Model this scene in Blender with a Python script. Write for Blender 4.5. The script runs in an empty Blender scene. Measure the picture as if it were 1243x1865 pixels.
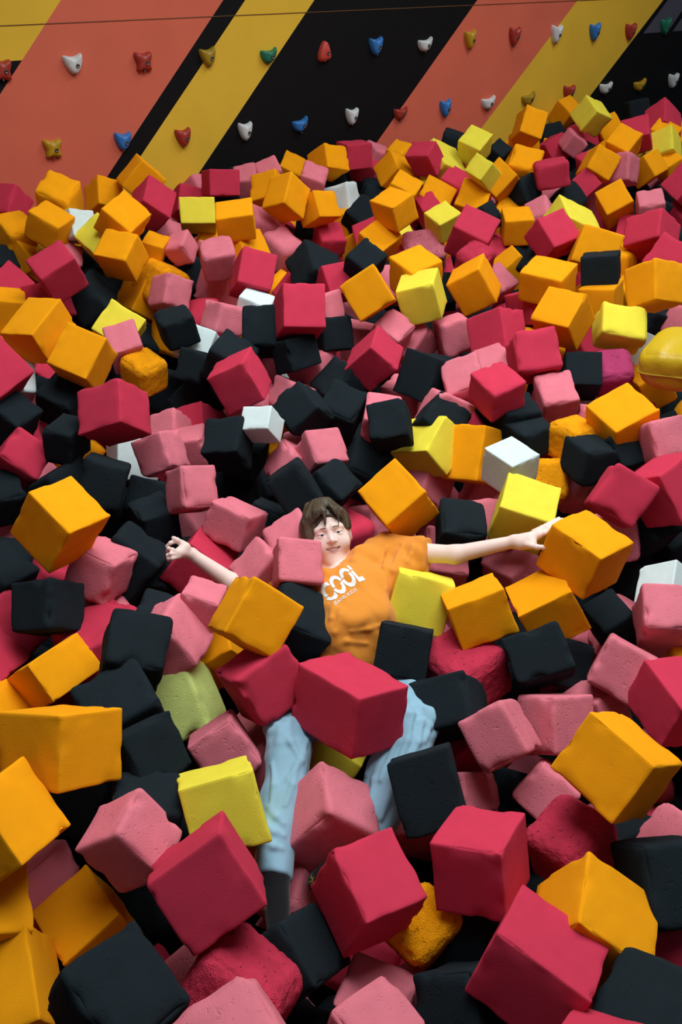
import bpy, bmesh, math, random
import numpy as np
from mathutils import Vector, Matrix, Quaternion, Euler
from mathutils.bvhtree import BVHTree

scn = bpy.context.scene
COL = scn.collection

# ------------------------------------------------------------------ camera
EYE = (0.0, 0.0, 2.4)
TILT = math.radians(31.4936)
cam_data = bpy.data.cameras.new('camera')
cam_data.sensor_fit = 'VERTICAL'
cam_data.sensor_height = 36.0
cam_data.lens = 1700.0 / 1865.0 * 36.0
cam_data.clip_start = 0.02
cam = bpy.data.objects.new('camera', cam_data)
cam.location = EYE
cam.rotation_euler = (math.pi / 2 - TILT, 0, 0)
COL.objects.link(cam)
scn.camera = cam

# ------------------------------------------------------------------ light
world = bpy.data.worlds.new('hall_air')
scn.world = world
world.use_nodes = True
wb = world.node_tree.nodes['Background']
wb.inputs['Color'].default_value = (0.72, 0.86, 1.0, 1)
wb.inputs['Strength'].default_value = 0.085

def area(name, loc, target, size, power, color=(1, 1, 1), size_y=None, spread=180):
    d = bpy.data.lights.new(name, 'AREA')
    d.energy = power
    d.color = color
    d.shape = 'RECTANGLE'
    d.size = size
    d.size_y = size_y or size
    d.spread = math.radians(spread)
    o = bpy.data.objects.new(name, d)
    o.location = loc
    v = Vector(target) - Vector(loc)
    o.rotation_euler = v.to_track_quat('-Z', 'Y').to_euler()
    COL.objects.link(o)
    return o

area('ceiling_lamp_panel', (0.35, 2.45, 4.3), (0.2, 2.35, 0.8), 3.0, 115, (0.94, 0.985, 1.0), 2.4, 150)
area('ceiling_lamp_panel', (2.7, 5.0, 4.9), (1.6, 4.9, 1.1), 2.4, 74, (0.95, 0.985, 1.0), 2.0, 150)

scn.view_settings.view_transform = 'Standard'
scn.view_settings.look = 'None'
scn.view_settings.exposure = 0.12
scn.view_settings.gamma = 1.0
scn.view_settings.use_curve_mapping = False
scn.cycles.max_bounces = 6
scn.cycles.diffuse_bounces = 4

# ------------------------------------------------------------------ helpers
def lin(r, g, b):
    f = lambda c: (c / 255 / 12.92) if c / 255 <= 0.04045 else ((c / 255 + 0.055) / 1.055) ** 2.4
    return (f(r), f(g), f(b))

def hash3(ix, iy, iz, seed):
    h = (ix * 374761393 + iy * 668265263 + iz * 2147483647 + seed * 1274126177) & 0xFFFFFFFF
    h = ((h ^ (h >> 13)) * 1274126177) & 0xFFFFFFFF
    h = ((h ^ (h >> 16)) * 2246822519) & 0xFFFFFFFF
    h = h ^ (h >> 15)
    return (h & 0xFFFFFF) / float(0xFFFFFF)

def vnoise(P, freq, seed=0):
    """smooth value noise in -1..1 on an (n,3) array"""
    p = P * freq
    i = np.floor(p).astype(np.int64)
    f = p - i
    f = f * f * f * (f * (f * 6 - 15) + 10)
    out = np.zeros(len(p))
    for dx in (0, 1):
        for dy in (0, 1):
            for dz in (0, 1):
                w = (f[:, 0] if dx else 1 - f[:, 0]) * (f[:, 1] if dy else 1 - f[:, 1]) * (f[:, 2] if dz else 1 - f[:, 2])
                out += w * hash3(i[:, 0] + dx, i[:, 1] + dy, i[:, 2] + dz, seed)
    return out * 2 - 1

def mesh_from(name, V, F, smooth=True):
    me = bpy.data.meshes.new(name)
    V = np.asarray(V, dtype=np.float32)
    F = np.asarray(F, dtype=np.int32)
    me.vertices.add(len(V))
    me.vertices.foreach_set('co', V.ravel())
    k = F.shape[1]
    me.loops.add(F.size)
    me.loops.foreach_set('vertex_index', F.ravel())
    me.polygons.add(len(F))
    me.polygons.foreach_set('loop_start', np.arange(0, F.size, k, dtype=np.int32))
    me.polygons.foreach_set('loop_total', np.full(len(F), k, dtype=np.int32))
    me.update(calc_edges=True)
    if smooth:
        me.polygons.foreach_set('use_smooth', np.ones(len(F), dtype=bool))
    me.validate()
    return me

def link(name, me, mat=None, parent=None):
    o = bpy.data.objects.new(name, me)
    COL.objects.link(o)
    if mat is not None:
        for m in (mat if isinstance(mat, (list, tuple)) else [mat]):
            me.materials.append(m)
    if parent is not None:
        o.parent = parent
    return o

def tag(o, label, cat, group=None, kind=None):
    if label: o['label'] = label
    if cat: o['category'] = cat
    if group: o['group'] = group
    if kind: o['kind'] = kind
    return o

# ------------------------------------------------------------------ materials
def base_mat(name, rgb, rough=0.9, spec=0.2):
    m = bpy.data.materials.new(name)
    m.use_nodes = True
    b = m.node_tree.nodes['Principled BSDF']
    b.inputs['Base Color'].default_value = (*rgb, 1)
    b.inputs['Roughness'].default_value = rough
    b.inputs['Specular IOR Level'].default_value = spec
    return m, m.node_tree, b

def foam_mat(name, rgb, spots=0.05, bump=0.16, scale=360, sheen=0.0, vary=0.07, low=0.08, pits=0.69):
    m, nt, b = base_mat(name, rgb, 0.95, 0.12)
    N = nt.nodes; L = nt.links
    tc = N.new('ShaderNodeTexCoord')
    oi = N.new('ShaderNodeObjectInfo')
    # fine open-cell grain
    n1 = N.new('ShaderNodeTexNoise'); n1.inputs['Scale'].default_value = scale; n1.inputs['Detail'].default_value = 3
    n2 = N.new('ShaderNodeTexNoise'); n2.inputs['Scale'].default_value = 22; n2.inputs['Detail'].default_value = 4
    L.new(tc.outputs['Object'], n1.inputs['Vector']); L.new(tc.outputs['Object'], n2.inputs['Vector'])
    mr = N.new('ShaderNodeMapRange')
    mr.inputs['From Min'].default_value = 0.3; mr.inputs['From Max'].default_value = 0.7
    mr.inputs['To Min'].default_value = 1 - spots; mr.inputs['To Max'].default_value = 1 + spots * 0.6
    L.new(n2.outputs['Fac'], mr.inputs['Value'])
    mv = N.new('ShaderNodeMapRange')
    mv.inputs['To Min'].default_value = 1 - vary; mv.inputs['To Max'].default_value = 1 + vary
    L.new(oi.outputs['Random'], mv.inputs['Value'])
    mu = N.new('ShaderNodeMath'); mu.operation = 'MULTIPLY'
    L.new(mr.outputs['Result'], mu.inputs[0]); L.new(mv.outputs['Result'], mu.inputs[1])
    hs = N.new('ShaderNodeHueSaturation')
    hs.inputs['Color'].default_value = (*rgb, 1)
    L.new(mu.outputs[0], hs.inputs['Value'])
    L.new(hs.outputs['Color'], b.inputs['Base Color'])
    ad = N.new('ShaderNodeMath'); ad.operation = 'MULTIPLY_ADD'; ad.inputs[1].default_value = low
    L.new(n2.outputs['Fac'], ad.inputs[0]); L.new(n1.outputs['Fac'], ad.inputs[2])
    # scattered torn-out pits
    n3 = N.new('ShaderNodeTexNoise'); n3.inputs['Scale'].default_value = 85; n3.inputs['Detail'].default_value = 2
    L.new(tc.outputs['Object'], n3.inputs['Vector'])
    pt = N.new('ShaderNodeMapRange'); pt.interpolation_type = 'SMOOTHSTEP'
    pt.inputs['From Min'].default_value = pits; pt.inputs['From Max'].default_value = pits + 0.07
    pt.inputs['To Min'].default_value = 0; pt.inputs['To Max'].default_value = -1.6
    L.new(n3.outputs['Fac'], pt.inputs['Value'])
    ad2 = N.new('ShaderNodeMath'); ad2.operation = 'ADD'
    L.new(ad.outputs[0], ad2.inputs[0]); L.new(pt.outputs['Result'], ad2.inputs[1])
    bp = N.new('ShaderNodeBump'); bp.inputs['Strength'].default_value = bump; bp.inputs['Distance'].default_value = 0.004
    L.new(ad2.outputs[0], bp.inputs['Height']); L.new(bp.outputs['Normal'], b.inputs['Normal'])
    b.inputs['Sheen Weight'].default_value = sheen
    b.inputs['Sheen Roughness'].default_value = 0.6
    return m

FOAM_RGB = {'O': (0.86, 0.33, 0.004), 'Y': (0.80, 0.68, 0.055), 'P': (0.69, 0.180, 0.228), 'R': (0.53, 0.034, 0.072),
            'K': (0.0105, 0.0165, 0.0205), 'W': (0.63, 0.74, 0.73), 'M': (0.46, 0.05, 0.15), 'L': (0.74, 0.90, 0.27)}
FOAM_NAME = {'O': 'orange', 'Y': 'yellow', 'P': 'pink', 'R': 'crimson', 'K': 'black', 'W': 'white', 'M': 'magenta', 'L': 'lime'}
FOAM = {}
for k, c in FOAM_RGB.items():
    FOAM[k] = foam_mat('foam_' + FOAM_NAME[k], c) if k in 'OYWR' else foam_mat('foam_' + FOAM_NAME[k], c, 0.08, 0.40, 420, 0, 0.07, 0.10, 0.63)
    FOAM[k + 'f'] = foam_mat('foam_worn_' + FOAM_NAME[k], c, 0.16, 0.9, 300, 0.0, 0.07, 0.25, 0.66)

# ------------------------------------------------------------------ foam cubes
def lattice(n):
    """surface grid of a cube: points in -1..1 and quads"""
    t = np.linspace(-1, 1, n + 1)
    t = np.sign(t) * (1 - (1 - np.abs(t)) ** 1.35)
    idx = {}
    P = []; F = []
    def vid(i, j, k):
        key = (i, j, k)
        if key not in idx:
            idx[key] = len(P); P.append((t[i], t[j], t[k]))
        return idx[key]
    for a in range(n):
        for b in range(n):
            F.append((vid(a, b, 0), vid(a, b + 1, 0), vid(a + 1, b + 1, 0), vid(a + 1, b, 0)))
            F.append((vid(a, b, n), vid(a + 1, b, n), vid(a + 1, b + 1, n), vid(a, b + 1, n)))
            F.append((vid(a, 0, b), vid(a + 1, 0, b), vid(a + 1, 0, b + 1), vid(a, 0, b + 1)))
            F.append((vid(a, n, b), vid(a, n, b + 1), vid(a + 1, n, b + 1), vid(a + 1, n, b)))
            F.append((vid(0, a, b), vid(0, a, b + 1), vid(0, a + 1, b + 1), vid(0, a + 1, b)))
            F.append((vid(n, a, b), vid(n, a + 1, b), vid(n, a + 1, b + 1), vid(n, a, b + 1)))
    return np.array(P), np.array(F)

LAT = {}
def foam_geo(size, n, wear, seed):
    """one torn foam cube: rounded box, warped faces, chipped edges"""
    if n not in LAT: LAT[n] = lattice(n)
    U, F = LAT[n]
    h = np.array(size) / 2 * {'s': 1.045, 'r': 1.09, 'f': 1.16}[wear]
    s = min(size)
    rad = {'s': 0.026, 'r': 0.085, 'f': 0.26}[wear] * s
    warp = {'s': 0.010, 'r': 0.030, 'f': 0.035}[wear] * s
    chip = {'s': 0.026, 'r': 0.060, 'f': 0.03}[wear] * s
    fine = {'s': 0.0012, 'r': 0.0018, 'f': 0.011}[wear] * s
    P = U * h
    inner = np.clip(P, -(h - rad), h - rad)
    d = P - inner
    L = np.linalg.norm(d, axis=1)
    dn = d / L[:, None]
    P = inner + dn * rad
    au = np.sort(np.abs(U), axis=1)
    edge = np.clip((au[:, 1] - 0.62) / 0.38, 0, 1) ** 1.5
    rs = np.random.RandomState(seed)
    off = rs.uniform(-50, 50, 3)
    Q = P + off
    disp = warp * vnoise(Q, 9.0, seed)
    disp -= chip * edge * np.clip(vnoise(Q, 26.0, seed + 1) + 0.05, 0, 1) * 1.6
    disp += fine * vnoise(Q, 110.0 if wear == 'f' else 75.0, seed + 2)
    if wear == 'f':
        disp += fine * 0.7 * vnoise(Q, 220.0, seed + 3)
    # torn bites out of a few edges
    for b in range({'s': 2, 'r': 5, 'f': 3}[wear]):
        ax = rs.randint(3)
        c = rs.choice([-1, 1], 3) * h
        c[ax] *= rs.uniform(-1, 1)
        R = rs.uniform(0.05, 0.10 if wear == 's' else 0.20) * s
        r = np.linalg.norm((P - c) * (1 + 0.35 * vnoise(Q, 40, seed + 9 + b))[:, None], axis=1)
        disp -= np.clip(R - r, 0, None) * 0.75
    P = P + dn * disp[:, None]
    # slight squash so that no cube is perfect
    sk = rs.uniform(-0.035, 0.035, 3) * (1 if wear == 's' else 1.8)
    P = P + np.stack([P[:, 1] * sk[0], P[:, 2] * sk[1], P[:, 0] * sk[2]], 1)
    return P, F

# ------------------------------------------------------------------ the setting
WD = np.array((0.8275, 0.56146, 0.0)); WD /= np.linalg.norm(WD)     # along the wall
WN = np.array((-WD[1], WD[0], 0.0))                                   # into the wall
WDIST = 5.30
def on_wall(u, v, lift=0.0):
    """point where the sight line of a place on the wall meets the wall plane -> (s along, height)"""
    x, y = (u - 621.5) / 1700, (v - 932.5) / 1700
    c, s = math.cos(TILT), math.sin(TILT)
    r = np.array((x, c - s * y, -s - c * y))
    p = r * (WDIST / (r @ WN)) + np.array(EYE)
    return float(p @ WD), float(p[2])
def wpt(s, t, out=0.0):
    return WD * s + WN * (WDIST - out) + np.array((0, 0, t))

def paint(name, rgb):
    m, nt, b = base_mat(name, rgb, 0.6, 0.18)
    N = nt.nodes; L = nt.links
    tc = N.new('ShaderNodeTexCoord')
    n = N.new('ShaderNodeTexNoise'); n.inputs['Scale'].default_value = 3.5; n.inputs['Detail'].default_value = 6
    n2 = N.new('ShaderNodeTexNoise'); n2.inputs['Scale'].default_value = 60; n2.inputs['Detail'].default_value = 2
    L.new(tc.outputs['Object'], n.inputs['Vector']); L.new(tc.outputs['Object'], n2.inputs['Vector'])
    mr = N.new('ShaderNodeMapRange'); mr.inputs['To Min'].default_value = 0.88; mr.inputs['To Max'].default_value = 1.10
    L.new(n.outputs['Fac'], mr.inputs['Value'])
    hs = N.new('ShaderNodeHueSaturation'); hs.inputs['Color'].default_value = (*rgb, 1)
    L.new(mr.outputs['Result'], hs.inputs['Value']); L.new(hs.outputs['Color'], b.inputs['Base Color'])
    bp = N.new('ShaderNodeBump'); bp.inputs['Strength'].default_value = 0.12; bp.inputs['Distance'].default_value = 0.004
    L.new(n2.outputs['Fac'], bp.inputs['Height']); L.new(bp.outputs['Normal'], b.inputs['Normal'])
    return m
W_CORAL = paint('wall_paint_coral', (0.70, 0.150, 0.088))
W_YEL = paint('wall_paint_yellow', (0.80, 0.50, 0.042))
W_BLK = paint('wall_paint_black', (0.0045, 0.0045, 0.005))
W_GREY = paint('wall_paint_grey', (0.085, 0.085, 0.115))

T0, T1 = -0.1, 3.3
def wline(u0, v0, u1, v1):
    s0, t0 = on_wall(u0, v0); s1, t1 = on_wall(u1, v1)
    k = (s1 - s0) / (t1 - t0)
    return lambda t: s0 + k * (t - t0)
L1 = wline(111, 0, 0, 172)
L2 = wline(407, 0, 159, 377)
L3 = wline(447, 0, 258, 282)
L4 = wline(573, 0, 346, 340)
L5 = wline(870, 0, 680, 269)
L6 = wline(1053, 0, 880, 230)
L7 = wline(1209, 0, 1076, 174)
wV = []; wF = []; wM = []
def strip(lo, hi, m, t0=T0, t1=T1):
    k = len(wV)
    for s, t in ((lo(t0), t0), (hi(t0), t0), (hi(t1), t1), (lo(t1), t1)):
        wV.append(wpt(s, t))
    wF.append((k, k + 1, k + 2, k + 3)); wM.append(m)
SMIN = lambda t: -3.2
SMAX = lambda t: 10.5
tb = on_wall(20, 111)[1]
tg = on_wall(1200, 59)[1]
def clampl(f, lo): return lambda t: max(f(t), lo)
# left of the first edge: black below the yellow block
sL = -3.2
lim = lambda t: max(L1(t), sL)
strip(SMIN, lim, 1, tb, T1)
# black wedge: from where the edge leaves the left end
tcut = T0
for t in np.linspace(tb, T0, 400):
    if L1(t) < sL: tcut = t; break
strip(SMIN, lim, 2, tcut, tb)
def coral_lo(t): return max(L1(t), sL)
strip(coral_lo, L2, 0, tcut, T1)
strip(SMIN, L2, 0, T0, tcut) if tcut > T0 else None
strip(L2, L3, 2); strip(L3, L4, 1); strip(L4, L5, 2); strip(L5, L6, 0); strip(L6, L7, 1)
# black end panel with grey bars in its upper part
strip(L7, SMAX, 2, T0, tg)
g0 = wline(1213, 5, 1173, 60); g1 = wline(1240, 24, 1216, 60); g2 = wline(1246, 28, 1226, 57)
strip(L7, g0, 2, tg, T1); strip(g0, g1, 3, tg, T1); strip(g1, g2, 2, tg, T1); strip(g2, SMAX, 3, tg, T1)
# body of the wall behind the painted skin
k = len(wV)
for out in (0.0, -0.12):
    for s, t in ((-3.2, T0), (10.5, T0), (10.5, T1), (-3.2, T1)):
        wV.append(wpt(s, t, out - 0.002))
for q in ((4, 7, 6, 5), (0, 4, 5, 1), (1, 5, 6, 2), (2, 6, 7, 3), (3, 7, 4, 0)):
    wF.append(tuple(k + a for a in q)); wM.append(2)
me = mesh_from('wall_back', np.array(wV), np.array(wF), smooth=False)
o = link('wall_back', me, [W_CORAL, W_YEL, W_BLK, W_GREY])
me.polygons.foreach_set('material_index', np.array(wM, dtype=np.int32))
tag(o, 'climbing wall painted with diagonal coral, yellow and black stripes', None, None, 'structure')

# horizontal panel joint near the top of the wall
js = [on_wall(u, v) for u, v in ((0, 45.6), (420, 27), (667, 17), (867, 10), (1127, 0))]
jt = float(np.mean([t for s, t in js]))
bm = bmesh.new()
def wbox(bm, s0, s1, t0, t1, o0, o1):
    v = [bm.verts.new(wpt(s, t, out)) for out in (o0, o1) for s, t in ((s0, t0), (s1, t0), (s1, t1), (s0, t1))]
    for q in ((0, 1, 2, 3), (7, 6, 5, 4), (0, 4, 5, 1), (1, 5, 6, 2), (2, 6, 7, 3), (3, 7, 4, 0)):
        bm.faces.new([v[a] for a in q])
wbox(bm, -3.2, 10.5, jt - 0.002, jt + 0.002, -0.003, 0.0025)
bmesh.ops.recalc_face_normals(bm, faces=bm.faces)
me = bpy.data.meshes.new('trim_1'); bm.to_mesh(me); bm.free()
o = link('trim_1', me, paint('joint_filler', (0.16, 0.07, 0.03)))
tag(o, 'thin horizontal panel joint across the upper climbing wall', None, None, 'structure')

# pit floor
m_floor, _, _ = base_mat('pit_floor', (0.02, 0.02, 0.022), 0.9)
me = mesh_from('floor', [(-9, -3, 0), (11, -3, 0), (11, 12, 0), (-9, 12, 0), (-9, -3, -.1), (11, -3, -.1), (11, 12, -.1), (-9, 12, -.1)],
               [(0, 1, 2, 3), (7, 6, 5, 4), (0, 4, 5, 1), (1, 5, 6, 2), (2, 6, 7, 3), (3, 7, 4, 0)], False)
o = link('floor', me, m_floor)
tag(o, 'dark padded floor under the foam pit', None, None, 'structure')
N_BIG = 300
CUBES = [
('R','s',0.3872,1.0949,0.6779,-0.1782,-0.4843,0.8558,0.0365,0.1667,0.1929,0.1603,'large crimson foam cube at the bottom right, tilted on its corner','foam cubes heaped in the pit'),
('R','s',-0.267,1.2125,0.7873,0.7367,-0.0104,-0.3902,-0.5522,0.1613,0.1667,0.1608,"crimson foam cube against the boy's ankle, below the yellow cube",'foam cubes heaped in the pit'),
('K','r',-0.4159,0.9966,0.7217,-0.207,0.3589,0.9099,-0.0231,0.1754,0.1614,0.162,'large black foam cube at the bottom left between two orange ones','foam cubes heaped in the pit'),
('R','s',0.0577,1.2782,0.6638,0.0088,0.8535,-0.4924,-0.1706,0.1587,0.152,0.1669,"crimson foam cube directly below the pink cube between the boy's shins",'foam cubes heaped in the pit'),
('R','s',0.0205,1.7654,0.7479,0.1694,0.8937,-0.4154,0.0015,0.2269,0.1697,0.1607,"crimson foam cube lying on the boy's lap",'foam cubes heaped in the pit'),
('R','s',0.3054,1.3373,0.6876,0.1544,0.9589,-0.2195,0.0924,0.1528,0.1597,0.1578,'crimson foam cube at lower right, just below the black shin cube','foam cubes heaped in the pit'),
('O','s',-0.6203,1.4907,0.8776,0.3119,0.9174,-0.2343,0.0781,0.1771,0.1796,0.1545,'large orange foam cube lying level at the left edge, above another orange','foam cubes heaped in the pit'),
('O','s',0.6223,1.497,0.8123,0.7773,0.441,-0.1706,-0.4151,0.1788,0.1563,0.1603,"large orange foam cube at the right side, level with the boy's knees",'foam cubes heaped in the pit'),
('O','s',0.5248,1.2105,0.6411,0.658,0.5621,-0.4439,0.2321,0.1728,0.1819,0.1686,'orange foam cube at the bottom right, behind the large tilted crimson one','foam cubes heaped in the pit'),
('P','r',-0.0383,1.5251,0.5955,0.6762,0.3208,-0.2397,-0.6183,0.1386,0.1783,0.1589,"pink foam cube wedged between the boy's shins",'foam cubes heaped in the pit'),
('P','r',-0.4456,1.321,0.7752,0.03,0.9381,-0.093,0.3322,0.1256,0.1142,0.1339,'pink foam cube left of the yellow leg cube, above a crimson one','foam cubes heaped in the pit'),
('O','s',-0.8022,2.2544,0.9785,0.022,0.9265,-0.2616,-0.2697,0.1643,0.1601,0.1656,"large orange foam cube alone among black ones at the left, level with the boy's head",'foam cubes heaped in the pit'),
('R','f',-0.206,1.071,0.6161,0.2661,0.917,-0.23,-0.188,0.1682,0.1646,0.1635,"fuzzy worn crimson foam cube at the bottom, below the boy's sock",'foam cubes heaped in the pit'),
('O','s',-0.5569,1.2877,0.5268,-0.1643,0.8867,-0.4257,0.0743,0.1563,0.143,0.1576,'orange foam cube above a black one, at the bottom, far left','foam cubes heaped in the pit'),
('O','s',0.704,2.2374,0.8883,-0.0118,0.9028,-0.4186,-0.0976,0.1736,0.1537,0.1516,"orange foam cube that the boy's straight arm reaches and grips",'foam cubes heaped in the pit'),
('Y','s',-0.2689,1.4575,0.7221,0.1546,0.7535,-0.5791,0.2701,0.1623,0.163,0.1578,"yellow foam cube left of the boy's lower leg",'foam cubes heaped in the pit'),
('R','f',0.5454,1.4639,0.5827,-0.0058,0.9102,-0.3922,0.1329,0.1385,0.1528,0.1317,'fuzzy worn crimson foam cube under the large orange one on the right','foam cubes heaped in the pit'),
('O','s',-0.697,1.2829,0.8605,-0.4796,0.3542,-0.2037,0.7766,0.1562,0.168,0.1562,'orange foam cube at the left edge overlapping the level orange one','foam cubes heaped in the pit'),
('K','s',0.2073,1.5371,0.6898,0.9045,0.3973,-0.1216,0.0963,0.1413,0.1673,0.1538,"black foam cube leaning on the boy's right-hand shin",'foam cubes heaped in the pit'),
('K','r',0.5962,0.9988,0.6523,0.2183,0.3329,0.9173,-0.0134,0.1574,0.1574,0.1544,'black foam cube below an orange one, at the bottom, right edge','foam cubes heaped in the pit'),
('O','s',-0.6471,1.0923,0.6098,0.6158,-0.2561,-0.5179,-0.5357,0.1553,0.1203,0.18,'orange foam cube left of a black one, at the bottom, left edge','foam cubes heaped in the pit'),
('O','s',-0.2266,1.9409,0.8874,0.0656,-0.5183,0.6963,0.4923,0.1525,0.1521,0.1545,"orange foam cube resting over the boy's bent elbow",'foam cubes heaped in the pit'),
('R','r',-0.2012,1.8559,0.7445,-0.0099,0.8559,-0.4442,0.2646,0.1417,0.1598,0.1438,'crimson foam cube left of the lap cube, below the orange elbow cube','foam cubes heaped in the pit'),
('K','r',0.7125,1.3201,0.6429,-0.0681,-0.0673,0.9352,0.3408,0.1568,0.1592,0.1575,'black foam cube right of an orange one, at the bottom, right edge','foam cubes heaped in the pit'),
('K','r',0.2879,1.855,0.6481,0.4852,0.8431,-0.1917,0.1305,0.1573,0.1452,0.1314,"black foam cube beside the boy's raised knee, below a fuzzy crimson one",'foam cubes heaped in the pit'),
('Y','s',0.5788,2.519,0.8502,0.0435,-0.5853,0.7928,0.1644,0.1559,0.1651,0.1582,"yellow foam cube just behind the boy's gripping hand",'foam cubes heaped in the pit'),
('R','s',-0.7771,2.8995,1.0191,0.6196,0.415,0.1162,-0.656,0.1532,0.1711,0.1622,'crimson foam cube right of a black one, middle, far left','foam cubes heaped in the pit'),
('K','r',-0.1046,1.193,0.5532,-0.3382,0.3393,0.8609,-0.1713,0.1355,0.1441,0.1431,'black foam cube right of a crimson one, at the bottom, centre','foam cubes heaped in the pit'),
('K','r',-0.8322,2.1174,0.7832,0.3615,0.9079,-0.1713,0.1255,0.1325,0.1437,0.1351,"black foam cube right of a crimson one, level with boy's arms, left edge",'foam cubes heaped in the pit'),
('R','s',0.8613,1.8223,0.7012,0.6012,0.5455,-0.3247,-0.4853,0.1671,0.1406,0.1157,'crimson foam cube cut by the right edge, above the large orange one','foam cubes heaped in the pit'),
('O','s',0.3897,2.1132,0.7737,-0.0215,0.7244,-0.6497,0.2295,0.1483,0.1591,0.1318,"left of two orange foam cubes side by side below the boy's straight arm",'foam cubes heaped in the pit'),
('K','r',0.2535,1.1117,0.5337,0.3443,0.0551,0.8878,0.3004,0.1409,0.1283,0.1394,'black foam cube left of a crimson one, at the bottom, centre right','foam cubes heaped in the pit'),
('O','s',-0.7884,1.9557,0.681,-0.1942,-0.4212,0.8155,0.3463,0.1661,0.1185,0.1546,"orange foam cube below a crimson one, level with boy's waist, far left",'foam cubes heaped in the pit'),
('K','r',-0.5426,1.8896,0.8089,0.9647,0.1926,0.1783,0.021,0.1436,0.1443,0.1448,'black foam cube above the cracked black one, left of a pink one','foam cubes heaped in the pit'),
('O','s',0.182,2.5392,0.8809,-0.3301,0.8147,-0.4762,0.0223,0.1619,0.1545,0.1602,"orange foam cube tilted on its corner just above the boy's shoulder",'foam cubes heaped in the pit'),
('K','r',-0.4699,1.5961,0.7406,0.8357,0.3696,0.2277,0.3365,0.1402,0.1354,0.1403,'black foam cube below the lime one, right of the level orange cube','foam cubes heaped in the pit'),
('O','s',0.6062,2.1891,0.7296,-0.1558,0.7234,-0.6488,0.1773,0.1519,0.1626,0.1487,"right of two orange foam cubes side by side below the boy's straight arm",'foam cubes heaped in the pit'),
('R','f',0.3506,2.0246,0.6334,-0.0282,0.8832,-0.4602,0.0858,0.1824,0.172,0.1395,"fuzzy worn crimson foam cube right of the boy's waist",'foam cubes heaped in the pit'),
('P','r',0.4081,1.7393,0.6661,0.8663,0.3828,-0.3007,0.1118,0.1216,0.1309,0.1302,"left of two pink foam cubes side by side right of the boy's knee",'foam cubes heaped in the pit'),
('K','r',0.5415,1.9717,0.7227,-0.312,0.7409,-0.5838,-0.1134,0.125,0.1497,0.1401,'black foam cube in front of the two side-by-side orange cubes','foam cubes heaped in the pit'),
('L','r',-0.4378,1.9535,0.5786,0.8787,0.4146,-0.1893,0.1418,0.1374,0.1731,0.1521,'pale lime green foam cube, the only lime one','foam cubes heaped in the pit'),
('P','r',-0.1135,1.4803,0.4191,-0.0053,0.5056,-0.2855,0.8141,0.1633,0.16,0.1477,'pink foam cube above a black one, at the bottom, centre left','foam cubes heaped in the pit'),
('K','r',-0.546,1.7292,0.7451,0.0021,0.4931,0.8622,0.1161,0.157,0.1646,0.1577,'cracked black foam cube left of the lime one','foam cubes heaped in the pit'),
('Y','s',0.2345,2.2387,0.7209,-0.0484,0.1234,0.8531,0.5047,0.1652,0.1557,0.164,"yellow foam cube tucked under the boy's straight arm, beside his chest",'foam cubes heaped in the pit'),
('O','s',-1.1232,3.3161,1.1605,-0.1863,0.9576,-0.1979,0.0952,0.1509,0.1922,0.1397,'orange foam cube left of another, upper middle, left edge','foam cubes heaped in the pit'),
('P','r',-0.7229,2.2959,0.7912,0.1438,0.964,-0.1686,-0.1471,0.1385,0.144,0.1305,'pink foam cube at the lower right of the large lone orange cube','foam cubes heaped in the pit'),
('P','r',0.5712,1.8219,0.6234,0.2877,0.8239,-0.4544,0.1788,0.1323,0.1339,0.14,"right of two pink foam cubes side by side right of the boy's knee",'foam cubes heaped in the pit'),
('O','f',0.1805,1.3003,0.5107,-0.2143,0.8973,-0.3828,-0.0496,0.118,0.1344,0.1356,'fuzzy worn orange foam cube near the bottom, between two crimson cubes','foam cubes heaped in the pit'),
('P','r',0.9277,2.1348,0.7357,0.1451,-0.6599,0.7243,0.1377,0.1329,0.1272,0.1318,'pink foam cube at the right edge, in front of a white one','foam cubes heaped in the pit'),
('O','s',-0.9535,3.2341,1.0833,-0.3939,0.8955,-0.1975,-0.0624,0.1559,0.1657,0.1545,'orange foam cube right of another, upper middle, far left','foam cubes heaped in the pit'),
('P','r',-0.1808,0.908,0.721,0.0687,0.4803,0.8685,0.1015,0.1516,0.1642,0.1539,'pink foam cube cut by the bottom edge, in front of a fuzzy crimson one','foam cubes heaped in the pit'),
('O','s',0.9877,2.9597,0.9449,-0.1742,0.824,-0.5388,0.0206,0.1705,0.1741,0.1665,'orange foam cube below a magenta one, middle, far right','foam cubes heaped in the pit'),
('K','s',0.1745,2.0132,0.7159,0.8769,0.4682,-0.0056,-0.1089,0.14,0.1345,0.1423,"black foam cube standing against the boy's waist, below the yellow one",'foam cubes heaped in the pit'),
('R','r',0.8849,2.5442,0.899,-0.0893,0.2665,0.8431,0.4584,0.1425,0.1437,0.1464,'chipped crimson foam cube left of another, above the boy, far right','foam cubes heaped in the pit'),
('K','r',0.3828,2.5366,0.7745,0.9896,0.1351,0.0485,-0.0131,0.1333,0.1409,0.1409,"black foam cube above the pink one behind the boy's sleeve",'foam cubes heaped in the pit'),
('R','s',-0.382,3.2781,0.975,0.691,0.6809,-0.2095,0.1225,0.1549,0.1608,0.1563,'crimson foam cube below a black one, middle, centre left','foam cubes heaped in the pit'),
('P','r',-0.2994,1.7333,0.6179,-0.2513,0.3911,0.7827,0.4137,0.1374,0.1269,0.1384,"pink foam cube above a yellow one, level with boy's legs, left",'foam cubes heaped in the pit'),
('P','r',-0.4855,2.0342,0.7318,-0.4555,0.114,0.8824,-0.0304,0.1576,0.1561,0.1555,"pink foam cube right of a black one, level with boy's waist, left",'foam cubes heaped in the pit'),
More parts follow.
